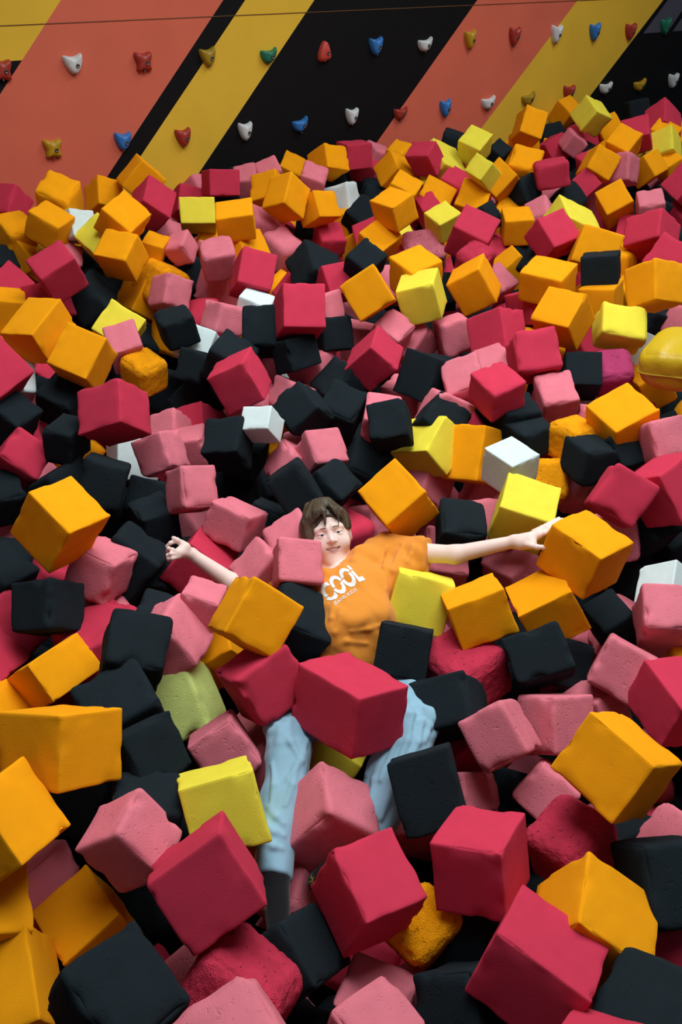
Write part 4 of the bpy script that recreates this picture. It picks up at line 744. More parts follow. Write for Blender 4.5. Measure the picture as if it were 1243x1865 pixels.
('O','s',1.8047,6.5058,1.205,0.1421,0.7898,0.4757,0.3601,0.1576,0.1437,0.1428,None,None),
('O','s',1.1355,6.6254,1.1474,0.7452,0.2916,0.486,0.3513,0.1561,0.1608,0.1555,None,None),
('P','r',0.5157,6.0776,1.1405,-0.1574,0.9671,0.0296,-0.1975,0.1551,0.1565,0.1561,None,None),
('Y','s',2.129,6.7331,1.1209,0.7614,-0.263,-0.02,0.5922,0.1502,0.1587,0.1576,None,None),
('K','r',-1.5688,4.2255,0.8794,-0.3649,0.195,0.386,0.8245,0.1594,0.1735,0.1696,None,None),
('P','r',0.3926,4.0162,0.7891,0.7183,0.0505,0.6394,-0.2696,0.1582,0.1621,0.1545,None,None),
('P','r',1.0707,5.8113,1.0547,0.2575,-0.3891,0.8662,-0.1786,0.1514,0.1632,0.1646,None,None),
('O','s',2.359,6.8727,1.2109,-0.1443,0.234,0.9027,0.3309,0.1497,0.1549,0.1514,None,None),
('P','r',-0.2099,6.0692,1.1143,-0.3192,-0.4795,0.4788,0.6625,0.1693,0.1625,0.1634,None,None),
('W','s',-0.1059,3.766,0.6969,-0.2173,0.0802,0.9712,-0.0566,0.1612,0.1594,0.1671,None,None),
('K','r',-0.6627,3.7205,0.6094,0.1676,-0.5464,0.8061,0.1536,0.1523,0.1564,0.1572,None,None),
('R','s',-1.0857,5.4743,1.0764,0.2043,-0.0898,0.3732,0.9005,0.1584,0.1638,0.1662,None,None),
('O','s',-1.3396,4.8613,0.9512,0.8611,0.2304,-0.4098,0.1936,0.1622,0.1678,0.1712,None,None),
('K','r',-0.3061,5.5584,0.875,-0.2336,0.8905,0.346,0.181,0.1767,0.1738,0.1567,None,None),
('P','r',1.6627,6.3348,0.898,0.5296,-0.2462,-0.4513,-0.6747,0.1609,0.1663,0.1633,None,None),
('O','s',0.9392,6.225,1.1416,0.0947,0.5723,0.6925,0.429,0.1765,0.1772,0.1763,None,None),
('O','s',1.5139,7.018,1.0794,0.7745,-0.1419,0.3268,0.5227,0.1679,0.1664,0.1551,None,None),
('R','s',0.8189,6.3557,1.1984,0.6222,0.4437,-0.3518,-0.5406,0.164,0.1488,0.1536,None,None),
('O','s',1.1375,5.9929,1.1855,0.3587,0.2927,0.8393,-0.2849,0.1554,0.1426,0.1469,None,None),
('R','s',2.1171,6.9463,1.1612,0.8558,-0.3244,0.2296,-0.3311,0.1552,0.1602,0.1678,None,None),
('R','s',-1.1182,4.6976,0.7642,0.6263,0.4887,0.0052,-0.6074,0.1643,0.1703,0.1614,None,None),
('R','s',-1.3533,3.3527,0.7864,0.588,-0.7293,0.0524,-0.3459,0.1676,0.1641,0.1628,None,None),
('P','r',-0.5503,3.1141,0.4383,0.721,-0.5858,0.0969,0.3573,0.1712,0.1616,0.1691,None,None),
('K','r',0.1784,5.0302,0.8707,-0.3867,-0.3959,0.694,0.4606,0.1682,0.1634,0.1614,None,None),
('R','f',-0.2985,4.1045,0.7033,0.3463,0.8746,-0.3075,0.1438,0.1536,0.1691,0.179,None,None),
('O','s',0.2812,5.1699,0.8178,0.4903,0.4816,0.0743,0.7226,0.151,0.1635,0.1579,None,None),
('P','r',0.7753,6.5194,1.1203,0.6929,0.5889,0.0934,0.4054,0.1716,0.1714,0.1644,None,None),
('P','r',1.703,5.875,0.9127,-0.4973,-0.5854,-0.2464,0.591,0.1595,0.1604,0.1781,None,None),
('O','s',0.0856,3.3454,0.511,0.7676,-0.4935,-0.2006,-0.3565,0.1509,0.166,0.1556,None,None),
('P','r',0.5298,2.8623,0.3525,0.4963,-0.3146,0.7586,0.2815,0.1789,0.1557,0.1814,None,None),
]

def place(c):
    return Matrix.Translation(c[2:5]) @ Quaternion(c[5:9]).to_matrix().to_4x4()

rest_V = []; rest_F = []; rest_M = []; nv = 0
order = list(FOAM)
for i, c in enumerate(CUBES):
    col, wear = c[0], c[1]
    dist = math.dist(c[2:5], EYE)
    n = 20 if dist < 3.0 else 15 if dist < 4.2 else 11
    if wear == 'f': n = int(n * 2.1)
    key = col + ('f' if wear == 'f' else '')
    if i < N_BIG:
        P, F = foam_geo(c[9:12], n, wear, 100 + i * 7)
        o = link('foam_cube', mesh_from('foam_cube', P, F), FOAM[key])
        o.matrix_world = place(c)
        tag(o, c[12], 'foam cube', c[13])
    else:
        P, F = foam_geo(c[9:12], 8, wear, 100 + i * 7)
        M = np.array(place(c))
        rest_V.append(P @ M[:3, :3].T + M[:3, 3]); rest_F.append(F + nv); nv += len(P)
        rest_M.append(np.full(len(F), order.index(key), dtype=np.int32))
# the cubes further down, seen only through the gaps
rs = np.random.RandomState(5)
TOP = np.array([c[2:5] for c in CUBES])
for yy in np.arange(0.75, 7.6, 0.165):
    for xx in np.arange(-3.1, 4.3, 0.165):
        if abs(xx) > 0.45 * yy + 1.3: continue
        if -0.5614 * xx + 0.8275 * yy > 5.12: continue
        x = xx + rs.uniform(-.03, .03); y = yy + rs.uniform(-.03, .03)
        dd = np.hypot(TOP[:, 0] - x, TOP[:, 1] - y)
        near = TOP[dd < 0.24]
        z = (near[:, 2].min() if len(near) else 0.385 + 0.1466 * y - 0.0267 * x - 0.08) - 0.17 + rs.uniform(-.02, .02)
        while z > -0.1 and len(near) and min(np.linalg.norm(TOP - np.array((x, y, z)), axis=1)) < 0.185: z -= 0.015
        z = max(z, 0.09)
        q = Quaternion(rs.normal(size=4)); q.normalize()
        key = rs.choice(['K', 'K', 'K', 'P', 'R', 'K', 'O', 'K', 'P', 'R'])  # weighted to black: the shade in the gaps is partly put into the colour
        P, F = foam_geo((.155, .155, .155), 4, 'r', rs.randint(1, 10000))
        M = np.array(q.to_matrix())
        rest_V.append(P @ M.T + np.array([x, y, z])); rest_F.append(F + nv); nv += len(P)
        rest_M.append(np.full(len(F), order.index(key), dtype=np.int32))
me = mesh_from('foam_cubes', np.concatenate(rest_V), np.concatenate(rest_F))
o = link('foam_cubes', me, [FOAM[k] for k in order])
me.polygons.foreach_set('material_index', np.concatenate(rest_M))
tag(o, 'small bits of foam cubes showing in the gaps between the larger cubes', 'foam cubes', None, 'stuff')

# ------------------------------------------------------------------ climbing holds
def resin(name, rgb):
    m, nt, b = base_mat(name, rgb, 0.42, 0.5)
    N = nt.nodes; L = nt.links
    tc = N.new('ShaderNodeTexCoord')
    n = N.new('ShaderNodeTexNoise'); n.inputs['Scale'].default_value = 240
    L.new(tc.outputs['Object'], n.inputs['Vector'])
    bp = N.new('ShaderNodeBump'); bp.inputs['Strength'].default_value = 0.2; bp.inputs['Distance'].default_value = 0.002
    L.new(n.outputs['Fac'], bp.inputs['Height']); L.new(bp.outputs['Normal'], b.inputs['Normal'])
    return m
RES = {'white': resin('resin_white', (0.62, 0.64, 0.63)), 'red': resin('resin_red', (0.36, 0.035, 0.022)), 'blue': resin('resin_blue', (0.03, 0.17, 0.48)),
       'yellow': resin('resin_yellow', (0.48, 0.27, 0.01)), 'olive': resin('resin_olive', (0.34, 0.22, 0.012)), 'green': resin('resin_green', (0.01, 0.17, 0.09)),
       'coral': resin('resin_coral', (0.55, 0.06, 0.04))}
bolt_m, _, bb = base_mat('bolt_steel', (0.12, 0.12, 0.12), 0.4, 0.5); bb.inputs['Metallic'].default_value = 0.8
OUT = {
    'shield': [(-.50, .36), (-.45, .46), (-.30, .44), (-.10, .38), (.12, .38), (.30, .44), (.43, .50), (.50, .42), (.48, .16), (.40, -.08), (.28, -.30), (.12, -.45), (-.02, -.50), (-.16, -.44), (-.30, -.28), (-.42, -.04), (-.49, .18)],
    'butterfly': [(-.50, .34), (-.44, .47), (-.28, .46), (-.12, .40), (.10, .40), (.28, .46), (.45, .47), (.50, .32), (.45, .12), (.39, -.06), (.42, -.28), (.43, -.44), (.28, -.49), (.08, -.44), (-.12, -.44), (-.30, -.49), (-.40, -.42), (-.38, -.22), (-.38, -.06), (-.46, .14)],
    'crescent': [(-.50, .16), (-.46, .27), (-.30, .28), (-.08, .26), (.14, .28), (.30, .35), (.42, .46), (.49, .46), (.50, .26), (.43, -.02), (.30, -.26), (.08, -.42), (-.16, -.42), (-.35, -.28), (-.46, -.06)],
    'pear': [(-.08, .50), (.06, .52), (.20, .42), (.34, .16), (.46, -.14), (.44, -.34), (.20, -.44), (-.04, -.50), (-.26, -.50), (-.42, -.40), (-.44, -.16), (-.36, .12), (-.22, .38)],
}
def hold_mesh(kind, w, h, depth, seed):
    o = np.array(OUT[kind], float)
    # smooth closed outline (Catmull-Rom)
    n = len(o); pts = []
    for i in range(n):
        p0, p1, p2, p3 = o[i - 1], o[i], o[(i + 1) % n], o[(i + 2) % n]
        for t in (0, 1 / 3, 2 / 3):
            pts.append(.5 * (2 * p1 + (p2 - p0) * t + (2 * p0 - 5 * p1 + 4 * p2 - p3) * t * t + (3 * p1 - p0 - 3 * p2 + p3) * t ** 3))
    ring = np.array(pts); c = np.array((0.02, 0.02))
    K = 12; V = []; F = []; m = len(ring)
    for k in range(K + 1):
        r = 1 - (k / K) if k < K else 0
        q = c + (ring - c) * (r ** .8 if r > 0 else 0)
        hgt = (max(0, 1 - r ** 3.2)) ** .5
        for x, y in q:
            lip = .20 * max(0, y - .05) * (r > .1)          # the top rim stands proud: something to grip
            V.append((x * w, y * h, depth * (hgt * (0.80 + lip) - .14 * math.exp(-((x - .02) ** 2 + (y - .30) ** 2) / .02))  if k else 0))
    for k in range(K):
        for i in range(m):
            a, b = k * m + i, k * m + (i + 1) % m
            F.append((a, b, b + m, a + m))
    V = np.array(V)
    back = len(V); V = np.vstack([V, np.c_[ring * (w, h), np.full(m, -.004)]])
    for i in range(m): F.append((back + i, back + (i + 1) % m, (i + 1) % m, i))
    return V, np.array(F)
def disc_mesh(r, t, n=18):
    V = []; F = []
    for z, rr in ((-.01, r), (t, r), (t + .001, r * .8), (t - .004, r * .5), (t - .004, .0001)):
        for i in range(n): V.append((rr * math.cos(2 * math.pi * i / n), rr * math.sin(2 * math.pi * i / n), z))
    for k in range(4):
        for i in range(n):
            a, b = k * n + i, k * n + (i + 1) % n
            F.append((a, b, b + n, a + n))
    return np.array(V), np.array(F)
WALL_R = Matrix((( WD[0], 0, -WN[0]), (WD[1], 0, -WN[1]), (0, 1, 0)))
HOLDS = [
    (3, 127, 'red', 'butterfly', .115, .125, 'dark red four-lobed climbing hold cut by the left edge of the photo'),
    (133, 117, 'white', 'shield', .122, .122, 'white shield-shaped climbing hold on the wide coral stripe, upper row'),
    (260, 112, 'red', 'butterfly', .118, .124, 'red four-lobed climbing hold on the wide coral stripe, right of the white shield hold'),
    (378, 104, 'olive', 'shield', .112, .124, 'olive yellow climbing hold where the narrow black stripe meets yellow, upper row'),
    (488, 101, 'green', 'crescent', .122, .118, 'green crescent climbing hold on the edge of the left yellow stripe'),
    (590, 94, 'coral', 'pear', .112, .138, 'coral red pear-shaped climbing hold on the wide black stripe'),
    (684, 84, 'blue', 'shield', .112, .128, 'blue shield climbing hold in the upper row on the wide black stripe'),
    (773, 81, 'white', 'crescent', .125, .115, 'white scoop climbing hold in the upper row at the black stripe\'s right side'),
    (855, 72, 'yellow', 'shield', .105, .145, 'yellow climbing hold in the upper row on the right coral stripe'),
    (936, 66, 'red', 'shield', .110, .148, 'dark red shield climbing hold in the upper row on the right coral stripe'),
    (1012, 62, 'white', 'shield', .115, .148, 'white climbing hold in the upper row where coral meets the right yellow stripe'),
    (1082, 58, 'blue', 'shield', .115, .145, 'blue climbing hold in the upper row on the right yellow stripe'),
    (1147, 57, 'red', 'shield', .122, .140, 'red climbing hold in the upper row near the right yellow stripe\'s edge'),
    (1211, 48, 'green', 'shield', .125, .145, 'teal green climbing hold against the grey panel at top right'),
    (95, 270, 'yellow', 'butterfly', .118, .122, 'yellow four-lobed climbing hold low on the wide coral stripe'),
    (223, 257, 'blue', 'shield', .112, .122, 'blue shield climbing hold low beside the narrow black stripe'),
    (333, 250, 'red', 'shield', .112, .128, 'red shield climbing hold low on the left yellow stripe'),
    (446, 239, 'white', 'shield', .105, .132, 'white shield climbing hold in the lower row, leftmost on the wide black stripe'),
    (546, 227, 'blue', 'crescent', .125, .115, 'blue scoop climbing hold in the lower row on the wide black stripe'),
    (640, 212, 'white', 'shield', .105, .128, 'white shield climbing hold in the lower row, right of the blue scoop hold'),
    (728, 206, 'red', 'crescent', .118, .112, 'dark red scoop climbing hold where the black stripe meets the right coral stripe'),
    (810, 197, 'blue', 'shield', .100, .138, 'blue shield climbing hold low on the right coral stripe'),
    (888, 187, 'white', 'crescent', .135, .118, 'white scoop climbing hold low on the right coral stripe'),
    (961, 180, 'olive', 'crescent', .138, .118, 'olive yellow scoop climbing hold just above the heap on the right yellow stripe'),
    (1035, 168, 'red', 'shield', .125, .125, 'red climbing hold peeking above the orange cube on the right yellow stripe'),
    (1102, 160, 'white', 'crescent', .140, .118, 'white scoop climbing hold at the foot of the right black panel, beside a yellow cube'),
    (1164, 155, 'yellow', 'crescent', .142, .118, 'yellow scoop climbing hold in the lower row on the right black panel'),
    (1225, 147, 'white', 'shield', .125, .138, 'white shield climbing hold in the lower row at the right edge of the photo'),
]
for k, (u, v, colr, kind, w, h, lab) in enumerate(HOLDS):
    s, t = on_wall(u, v)
    V, F = hold_mesh(kind, w * .88, h * .82, .042, k)
    o = link('climbing_hold', mesh_from('climbing_hold', V, F), RES[colr])
    M = WALL_R.to_4x4(); M.translation = Vector(wpt(s, t, .003))
    o.matrix_world = M @ Matrix.Rotation(math.radians([-4, 3, 0, 5, -2][k % 5]), 4, 'Z')
    tag(o, lab, 'climbing hold', 'climbing holds on the painted wall')
    V, F = disc_mesh(.0100, .0385)
    b = link('bolt', mesh_from('bolt', V + np.array((.012, -.006, 0)), F), bolt_m, o)
    V, F = disc_mesh(.0050, .0255)
    b = link('screw', mesh_from('screw', V + np.array((-.004, -.36 * h, 0)), F), bolt_m, o)

# ------------------------------------------------------------------ solid modelling by distance fields
def d_cone(P, a, b, ra, rb):
    a = np.array(a, float); b = np.array(b, float)
    ab = b - a
    L = max(ab @ ab, 1e-12)
    t = np.clip(((P - a) @ ab) / L, 0, 1)
    return np.linalg.norm(P - a - t[:, None] * ab, axis=1) - (ra + (rb - ra) * t)

def d_ell(P, c, r, R=None):
    q = P - np.array(c, float)
    if R is not None: q = q @ R
    r = np.array(r, float)
    k0 = np.linalg.norm(q / r, axis=1); k1 = np.linalg.norm(q / (r * r), axis=1)
    return k0 * (k0 - 1) / np.maximum(k1, 1e-9)

def s_min(a, b, k):
    h = np.clip(0.5 + 0.5 * (b - a) / k, 0, 1)
    return b + (a - b) * h - k * h * (1 - h)

def s_max(a, b, k):
    return -s_min(-a, -b, k)

def surface(fn, lo, hi, h):
    """mesh the zero level of fn (naive surface nets over a narrow band)"""
    lo = np.array(lo, float); hi = np.array(hi, float)
    n = np.ceil((hi - lo) / h).astype(int)
    B0, B1 = 16, 4
    g = np.stack(np.meshgrid(*[np.arange(0, k, B0) for k in n], indexing='ij'), -1).reshape(-1, 3)
    c = lo + (g + B0 / 2) * h
    g = g[np.abs(fn(c)) < B0 * h * 1.15]
    sub = np.stack(np.meshgrid(*[np.arange(0, B0, B1)] * 3, indexing='ij'), -1).reshape(-1, 3)
    g = (g[:, None] + sub).reshape(-1, 3)
    c = lo + (g + B1 / 2) * h
    g = g[np.abs(fn(c)) < B1 * h * 1.3]
    sub = np.stack(np.meshgrid(*[np.arange(B1)] * 3, indexing='ij'), -1).reshape(-1, 3)
    cell = (g[:, None] + sub).reshape(-1, 3)
    S = np.array([1 << 40, 1 << 20, 1], dtype=np.int64)
    code = lambda q: (q.astype(np.int64) + 8) @ S
    cor = np.array([(i, j, k) for i in (0, 1) for j in (0, 1) for k in (0, 1)])
    allc = (cell[:, None] + cor).reshape(-1, 3)
    uc, first, inv = np.unique(code(allc), return_index=True, return_inverse=True)
    inv = inv.reshape(-1)
    val = np.concatenate([fn(lo + q * h) for q in np.array_split(allc[first], max(1, len(first) // 200000))])
    cv = val[inv].reshape(-1, 8)
    act = (cv.min(1) < 0) & (cv.max(1) >= 0)
    cell = cell[act]; cv = cv[act]
    ed = [(a, b) for a in range(8) for b in range(a + 1, 8) if np.abs(cor[a] - cor[b]).sum() == 1]
    acc = np.zeros((len(cell), 3)); cnt = np.zeros(len(cell))
    for a, b in ed:
        m = (cv[:, a] < 0) != (cv[:, b] < 0)
        t = cv[m, a] / (cv[m, a] - cv[m, b])
        acc[m] += cor[a] + t[:, None] * (cor[b] - cor[a]); cnt[m] += 1
    V = lo + (cell + acc / cnt[:, None]) * h
    cc = code(cell); o = np.argsort(cc); cs = cc[o]
    F = []
    for ax in range(3):
        u, w = (ax + 1) % 3, (ax + 2) % 3
        b = np.zeros(3, int); b[ax] = 1
        ia = 0; ib = [k for k in range(8) if (cor[k] == b).all()][0]
        m = (cv[:, ia] < 0) != (cv[:, ib] < 0)
        q = cell[m]; flip = cv[m, ia] < 0
        eu = np.zeros(3, int); eu[u] = 1; ew = np.zeros(3, int); ew[w] = 1
        ids = []
        ok = np.ones(len(q), bool)
        for d in (0 * eu, -eu, -eu - ew, -ew):
            k = code(q + d); p = np.clip(np.searchsorted(cs, k), 0, len(cs) - 1)
            ok &= cs[p] == k; ids.append(o[p])
        f = np.stack(ids, 1)
        f[~flip] = f[~flip][:, ::-1]
        F.append(f[ok])
    return V, np.concatenate(F)

# ------------------------------------------------------------------ the boy lying in the pit
def heap(u, v, lift=0.0):
    """point of the sight line through (u, v) on the sloping top of the heap, raised by lift"""
    x, y = (u - 621.5) / 1700, (v - 932.5) / 1700
    c, s = math.cos(TILT), math.sin(TILT)
    r = np.array((x, c - s * y, -s - c * y))
    k = (0.3845 + lift - EYE[2]) / (r[2] + .0267 * r[0] - .1466 * r[1])
    return r * k + np.array(EYE)
J = {k: heap(*p) for k, p in dict(
    neck=(606, 1050, -.02), sho_l=(702, 1004, .045), sho_r=(520, 1076, .0), elb_l=(830, 1010, .10), wri_l=(938, 986, .165),
    elb_r=(424, 1062, .0), wri_r=(349, 1009, .075), chest=(634, 1078, .035), belly=(648, 1135, .02), pelvis=(664, 1212, -.085),
    hip_l=(712, 1222, -.10), hip_r=(618, 1226, -.10), knee_l=(757, 1316, .0), knee_r=(531, 1330, .0),
    ank_l=(668, 1540, -.06), ank_r=(499, 1590, -.02), toe_r=(508, 1690, -.03), toe_l=(580, 1606, -.07)).items()}
nz = lambda v: v / np.linalg.norm(v)
# head frame: x to the picture's right, y to the crown, z out of the face
HC = heap(598, 976, .075)
hz = nz(np.array(EYE) - HC)
hx = np.array((1.0, 0, 0)); hy = nz(np.cross(hz, hx)); hx = np.cross(hy, hz)
def turn(ax, a, b, deg):
    c, s = math.cos(math.radians(deg)), math.sin(math.radians(deg))
    return a * c + b * s, b * c - a * s
hy, hx = turn(None, hy, -hx, 11.5)[0], nz(hx * math.cos(math.radians(11.5)) + hy * math.sin(math.radians(11.5)))
hz = nz(hz - (hz @ hy) * hy); hx = np.cross(hy, hz)
hz, hx = nz(hz * math.cos(math.radians(7)) + hx * math.sin(math.radians(7))), None
hx = np.cross(hy, hz)
HR = np.stack([hx, hy, hz], 1)                 # columns: local axes
H2W = lambda q: HC + np.asarray(q, float) @ HR.T

MY, MZ = -.0435, .0655
def sd_head(P):
    q = (P - HC) @ HR
    d = d_ell(q, (0, .022, -.024), (.069, .080, .084))
    d = s_min(d, d_ell(q, (0, -.024, .006), (.061, .068, .064)), .03)
    d = s_min(d, d_ell(q, (0, -.078, .038), (.026, .018, .024)), .028)
    ax = np.stack([np.abs(q[:, 0]), q[:, 1], q[:, 2]], 1)
    d = s_min(d, d_ell(ax, (.034, -.028, .043), (.022, .019, .018)), .02)
    d = s_min(d, d_cone(ax, (.014, .024, .0625), (.038, .022, .052), .007, .006), .014)
    # sockets, eyelids
    d = s_max(d, -d_ell(ax, (.0255, .006, .074), (.0165, .0095, .014)), .008)
    lid = d_ell(ax, (.0255, .0045, .053), (.0150, .0135, .0135))
    up = np.maximum(lid, -(ax[:, 1] - .0070)); low = np.maximum(lid, ax[:, 1] - .0022)
    d = s_min(d, np.minimum(up, low), .004)
    # nose
    d = s_min(d, d_cone(q, (0, .006, .0615), (0, -.0165, .0775), .0045, .0085), .010)
    d = s_min(d, d_ell(ax, (.0090, -.0185, .0695), (.0062, .0050, .0075)), .005)
    d = s_max(d, -d_ell(ax, (.0052, -.0240, .0745), (.0030, .0022, .005)), .002)
    # smiling mouth: slot and lips follow the same curve
    cu = MY + 8.0 * q[:, 0] ** 2
    w = np.clip(1 - (q[:, 0] / .0245) ** 2, 0, 1)
    fz = MZ - 14 * q[:, 0] ** 2
    lipu = np.sqrt((q[:, 1] - cu - .0052 * w - .0005) ** 2 + (q[:, 2] - fz) ** 2) - (.0012 + .0014 * w)
    lipl = np.sqrt((q[:, 1] - cu + .0058 * w + .0005) ** 2 + (q[:, 2] - fz + .0005) ** 2) - (.0012 + .0022 * w)
    d = s_min(d, np.maximum(np.minimum(lipu, lipl), np.abs(q[:, 0]) - .0235), .004)
    slot = np.maximum(np.maximum(np.abs(q[:, 1] - cu) - .0048 * w, np.abs(q[:, 0]) - .0225), .046 - q[:, 2])
    d = s_max(d, -slot, .0012)
    # ears
    e = d_ell(ax, (.0685, -.004, -.012), (.010, .026, .017))
    e = s_max(e, -d_ell(ax, (.0765, -.002, -.008), (.006, .016, .009)), .004)
    d = s_min(d, e, .006)
    return d

def hand(P, palm, fingers, k=.006):
    d = None
    for a, b, ra, rb in palm:
        e = d_cone(P, a, b, ra, rb)
        d = e if d is None else s_min(d, e, .012)
    for pts, r0 in fingers:
        f = None
        for i in range(len(pts) - 1):
            ra = r0 * (1 - .10 * i); rb = r0 * (1 - .10 * (i + 1))
            e = d_cone(P, pts[i], pts[i + 1], ra, rb)
            f = e if f is None else s_min(f, e, .002)
            if i: f = s_min(f, np.linalg.norm(P - pts[i], axis=1) - ra * 1.06, .002)
        d = s_min(d, f, k)
    return d
def hv(x0, y0, pts, l0, l1):
    n = len(pts)
    return [heap(x0 + px / 2.995, y0 + py / 2.995, l0 + (l1 - l0) * i / max(1, n - 1)) for i, (px, py) in enumerate(pts)]
# his left hand, on the side of the big orange cube (picture right)
lp = lambda *p: hv(828, 740, p, 0, 0)
def L3(px, py, l): return heap(828 + px / 2.995, 740 + py / 2.995, l)
PALM_L = [(J['wri_l'], L3(410, 728, .185), .019, .019), (L3(345, 742, .17), L3(455, 700, .192), .018, .015), (L3(365, 750, .172), L3(425, 752, .185), .018, .014)]
FING_L = [([L3(445, 712, .190), L3(490, 692, .202), L3(525, 668, .203), L3(548, 652, .201)], .0082),
          ([L3(448, 695, .191), L3(505, 664, .205), L3(553, 634, .207), L3(590, 618, .205)], .0084),
          ([L3(440, 686, .188), L3(500, 652, .198), L3(545, 626, .200), L3(572, 612, .198)], .0080),
          ([L3(430, 684, .182), L3(478, 660, .188), L3(512, 644, .188), L3(532, 634, .186)], .0070),
          ([L3(398, 756, .184), L3(450, 768, .196), L3(490, 770, .199), L3(518, 769, .198)], .0090)]
# his right hand, loosely curled on the black cubes (picture left)
def R1(px, py, l): return heap(px / 2.995, 740 + py / 2.995, l)
PALM_R = [(J['wri_r'], R1(984, 796, .10), .0175, .016), (R1(1012, 770, .10), R1(968, 812, .10), .013, .012), (R1(1010, 766, .105), R1(996, 752, .108), .013, .010)]
FING_R = [([R1(998, 750, .112), R1(962, 734, .124), R1(930, 746, .124), R1(911, 764, .114)], .0074),
          ([R1(968, 796, .112), R1(940, 784, .124), R1(920, 776, .120), R1(914, 790, .110)], .0076),
          ([R1(964, 808, .108), R1(934, 806, .120), R1(916, 812, .114), R1(918, 824, .104)], .0072),
          ([R1(970, 822, .100), R1(940, 830, .110), R1(920, 832, .106), R1(918, 840, .098)], .0064),
          ([R1(990, 744, .112), R1(968, 730, .126), R1(952, 722, .132), R1(945, 717, .132)], .0078)]

def sd_body(P):
    d = sd_head(P)
    nb = J['neck']
    d = s_min(d, d_cone(P, H2W((0, -.045, -.038)), nb, .037, .042), .016)
    d = s_min(d, d_cone(P, nb, J['sho_l'] * .75 + nb * .25, .036, .036), .03)
    d = s_min(d, d_cone(P, nb, J['sho_r'] * .75 + nb * .25, .036, .036), .03)
    d = s_min(d, d_cone(P, J['sho_l'] * .55 + J['chest'] * .45, J['sho_r'] * .55 + J['chest'] * .45, .045, .045), .03)
    d = s_min(d, d_cone(P, J['chest'], J['belly'], .072, .066), .04)
    d = s_min(d, d_cone(P, J['belly'], J['pelvis'], .075, .075), .04)
    for s in ('_l', '_r'):
        d = s_min(d, d_cone(P, J['sho' + s], J['elb' + s], .034, .0275), .03)
        d = s_min(d, d_cone(P, J['elb' + s], J['wri' + s], .0280, .0180), .015)
        d = s_min(d, d_cone(P, J['hip' + s], J['knee' + s], .054, .036), .03)
        d = s_min(d, d_cone(P, J['knee' + s], J['ank' + s], .036, .028), .02)
        d = s_min(d, d_cone(P, J['ank' + s], J['toe' + s], .028, .020), .015)
    d = s_min(d, hand(P, PALM_L, FING_L), .010)
    d = s_min(d, hand(P, PALM_R, FING_R), .010)
    return d

allp = np.array(list(J.values()))
V, F = surface(sd_body, allp.min(0) - .16, allp.max(0) + .16, .0022)

skin, nt, bs = base_mat('skin', lin(233, 205, 194), 0.55, 0.3)
bs.inputs['Subsurface Weight'].default_value = 0.18
bs.inputs['Subsurface Radius'].default_value = (0.012, 0.005, 0.003)
mouth, _, _ = base_mat('mouth_inside', lin(70, 25, 25), 0.6)
root = bpy.data.objects.new('person', None); COL.objects.link(root)
root.location = J['pelvis']
tag(root, 'boy in orange t-shirt and pale blue trousers lying back smiling among the foam cubes', 'person')
ORG = np.array(J['pelvis'])
def part(name, V, F, mats, parent=None, smooth=True):
    o = link(name, mesh_from(name, np.asarray(V) - ORG, F, smooth), mats, parent or root)
    return o
body = part('body', V, F, [skin, mouth])
qv = (V - HC) @ HR
cu = MY + 8.0 * qv[:, 0] ** 2
w = np.clip(1 - (qv[:, 0] / .0255) ** 2, 0, 1)
e = np.where(qv[:, 1] > cu, (qv[:, 1] - cu) / (.0072 * w + 1e-4), (cu - qv[:, 1]) / (.0092 * w + 1e-4))
lipv = np.clip((1.15 - e) / .35, 0, 1) * (np.abs(qv[:, 0]) < .025) * (qv[:, 2] > .035)
body.data.attributes.new('lip', 'FLOAT', 'POINT').data.foreach_set('value', lipv.astype(np.float32))
at = nt.nodes.new('ShaderNodeAttribute'); at.attribute_name = 'lip'
mx = nt.nodes.new('ShaderNodeMix'); mx.data_type = 'RGBA'
mx.inputs['A'].default_value = (*lin(233, 205, 194), 1); mx.inputs['B'].default_value = (*lin(206, 142, 136), 1)
nt.links.new(at.outputs['Fac'], mx.inputs['Factor']); nt.links.new(mx.outputs['Result'], bs.inputs['Base Color'])
cen = V[F].mean(1); q = (cen - HC) @ HR
cu = MY + 8.0 * q[:, 0] ** 2
w = np.clip(1 - (q[:, 0] / .0245) ** 2, 0, 1)
inface = (q[:, 2] > .040) & (np.abs(q[:, 0]) < .0225)
fz = MZ - 14 * q[:, 0] ** 2
is_mouth = inface & (np.abs(q[:, 1] - cu) < .0054 * w) & (q[:, 2] <= fz - .004)
mi = np.zeros(len(F), np.int32); mi[is_mouth] = 1
body.data.polygons.foreach_set('material_index', mi)

# eyes, teeth, brows
def uv_ball(c, r, n=20, m=14):
    v = []; f = []
    for i in range(m + 1):
        a = math.pi * i / m
        for j in range(n):
            b = 2 * math.pi * j / n
            v.append((r * math.sin(a) * math.cos(b), r * math.sin(a) * math.sin(b), r * math.cos(a)))
    for i in range(m):
        for j in range(n):
            f.append((i * n + j, (i + 1) * n + j, (i + 1) * n + (j + 1) % n, i * n + (j + 1) % n))
    return np.array(v), np.array(f)
eye_w, _, _ = base_mat('eye_white', (0.80, 0.80, 0.80), 0.2, 0.5)
iris, _, _ = base_mat('iris', lin(95, 110, 120), 0.15, 0.5)
pupil, _, _ = base_mat('pupil', (0.004, 0.004, 0.004), 0.1, 0.5)
for sx in (-1, 1):
    v, f = uv_ball(None, .0118)
    ang = np.degrees(np.arctan2(np.hypot(v[f].mean(1)[:, 0], v[f].mean(1)[:, 1]), v[f].mean(1)[:, 2]))
    o = part('eye', H2W(v + np.array((sx * .0255, .0045, .0535))), f, [eye_w, iris, pupil])
    mi = np.zeros(len(f), np.int32); mi[ang < 30] = 1; mi[ang < 13] = 2
    o.data.polygons.foreach_set('material_index', mi)
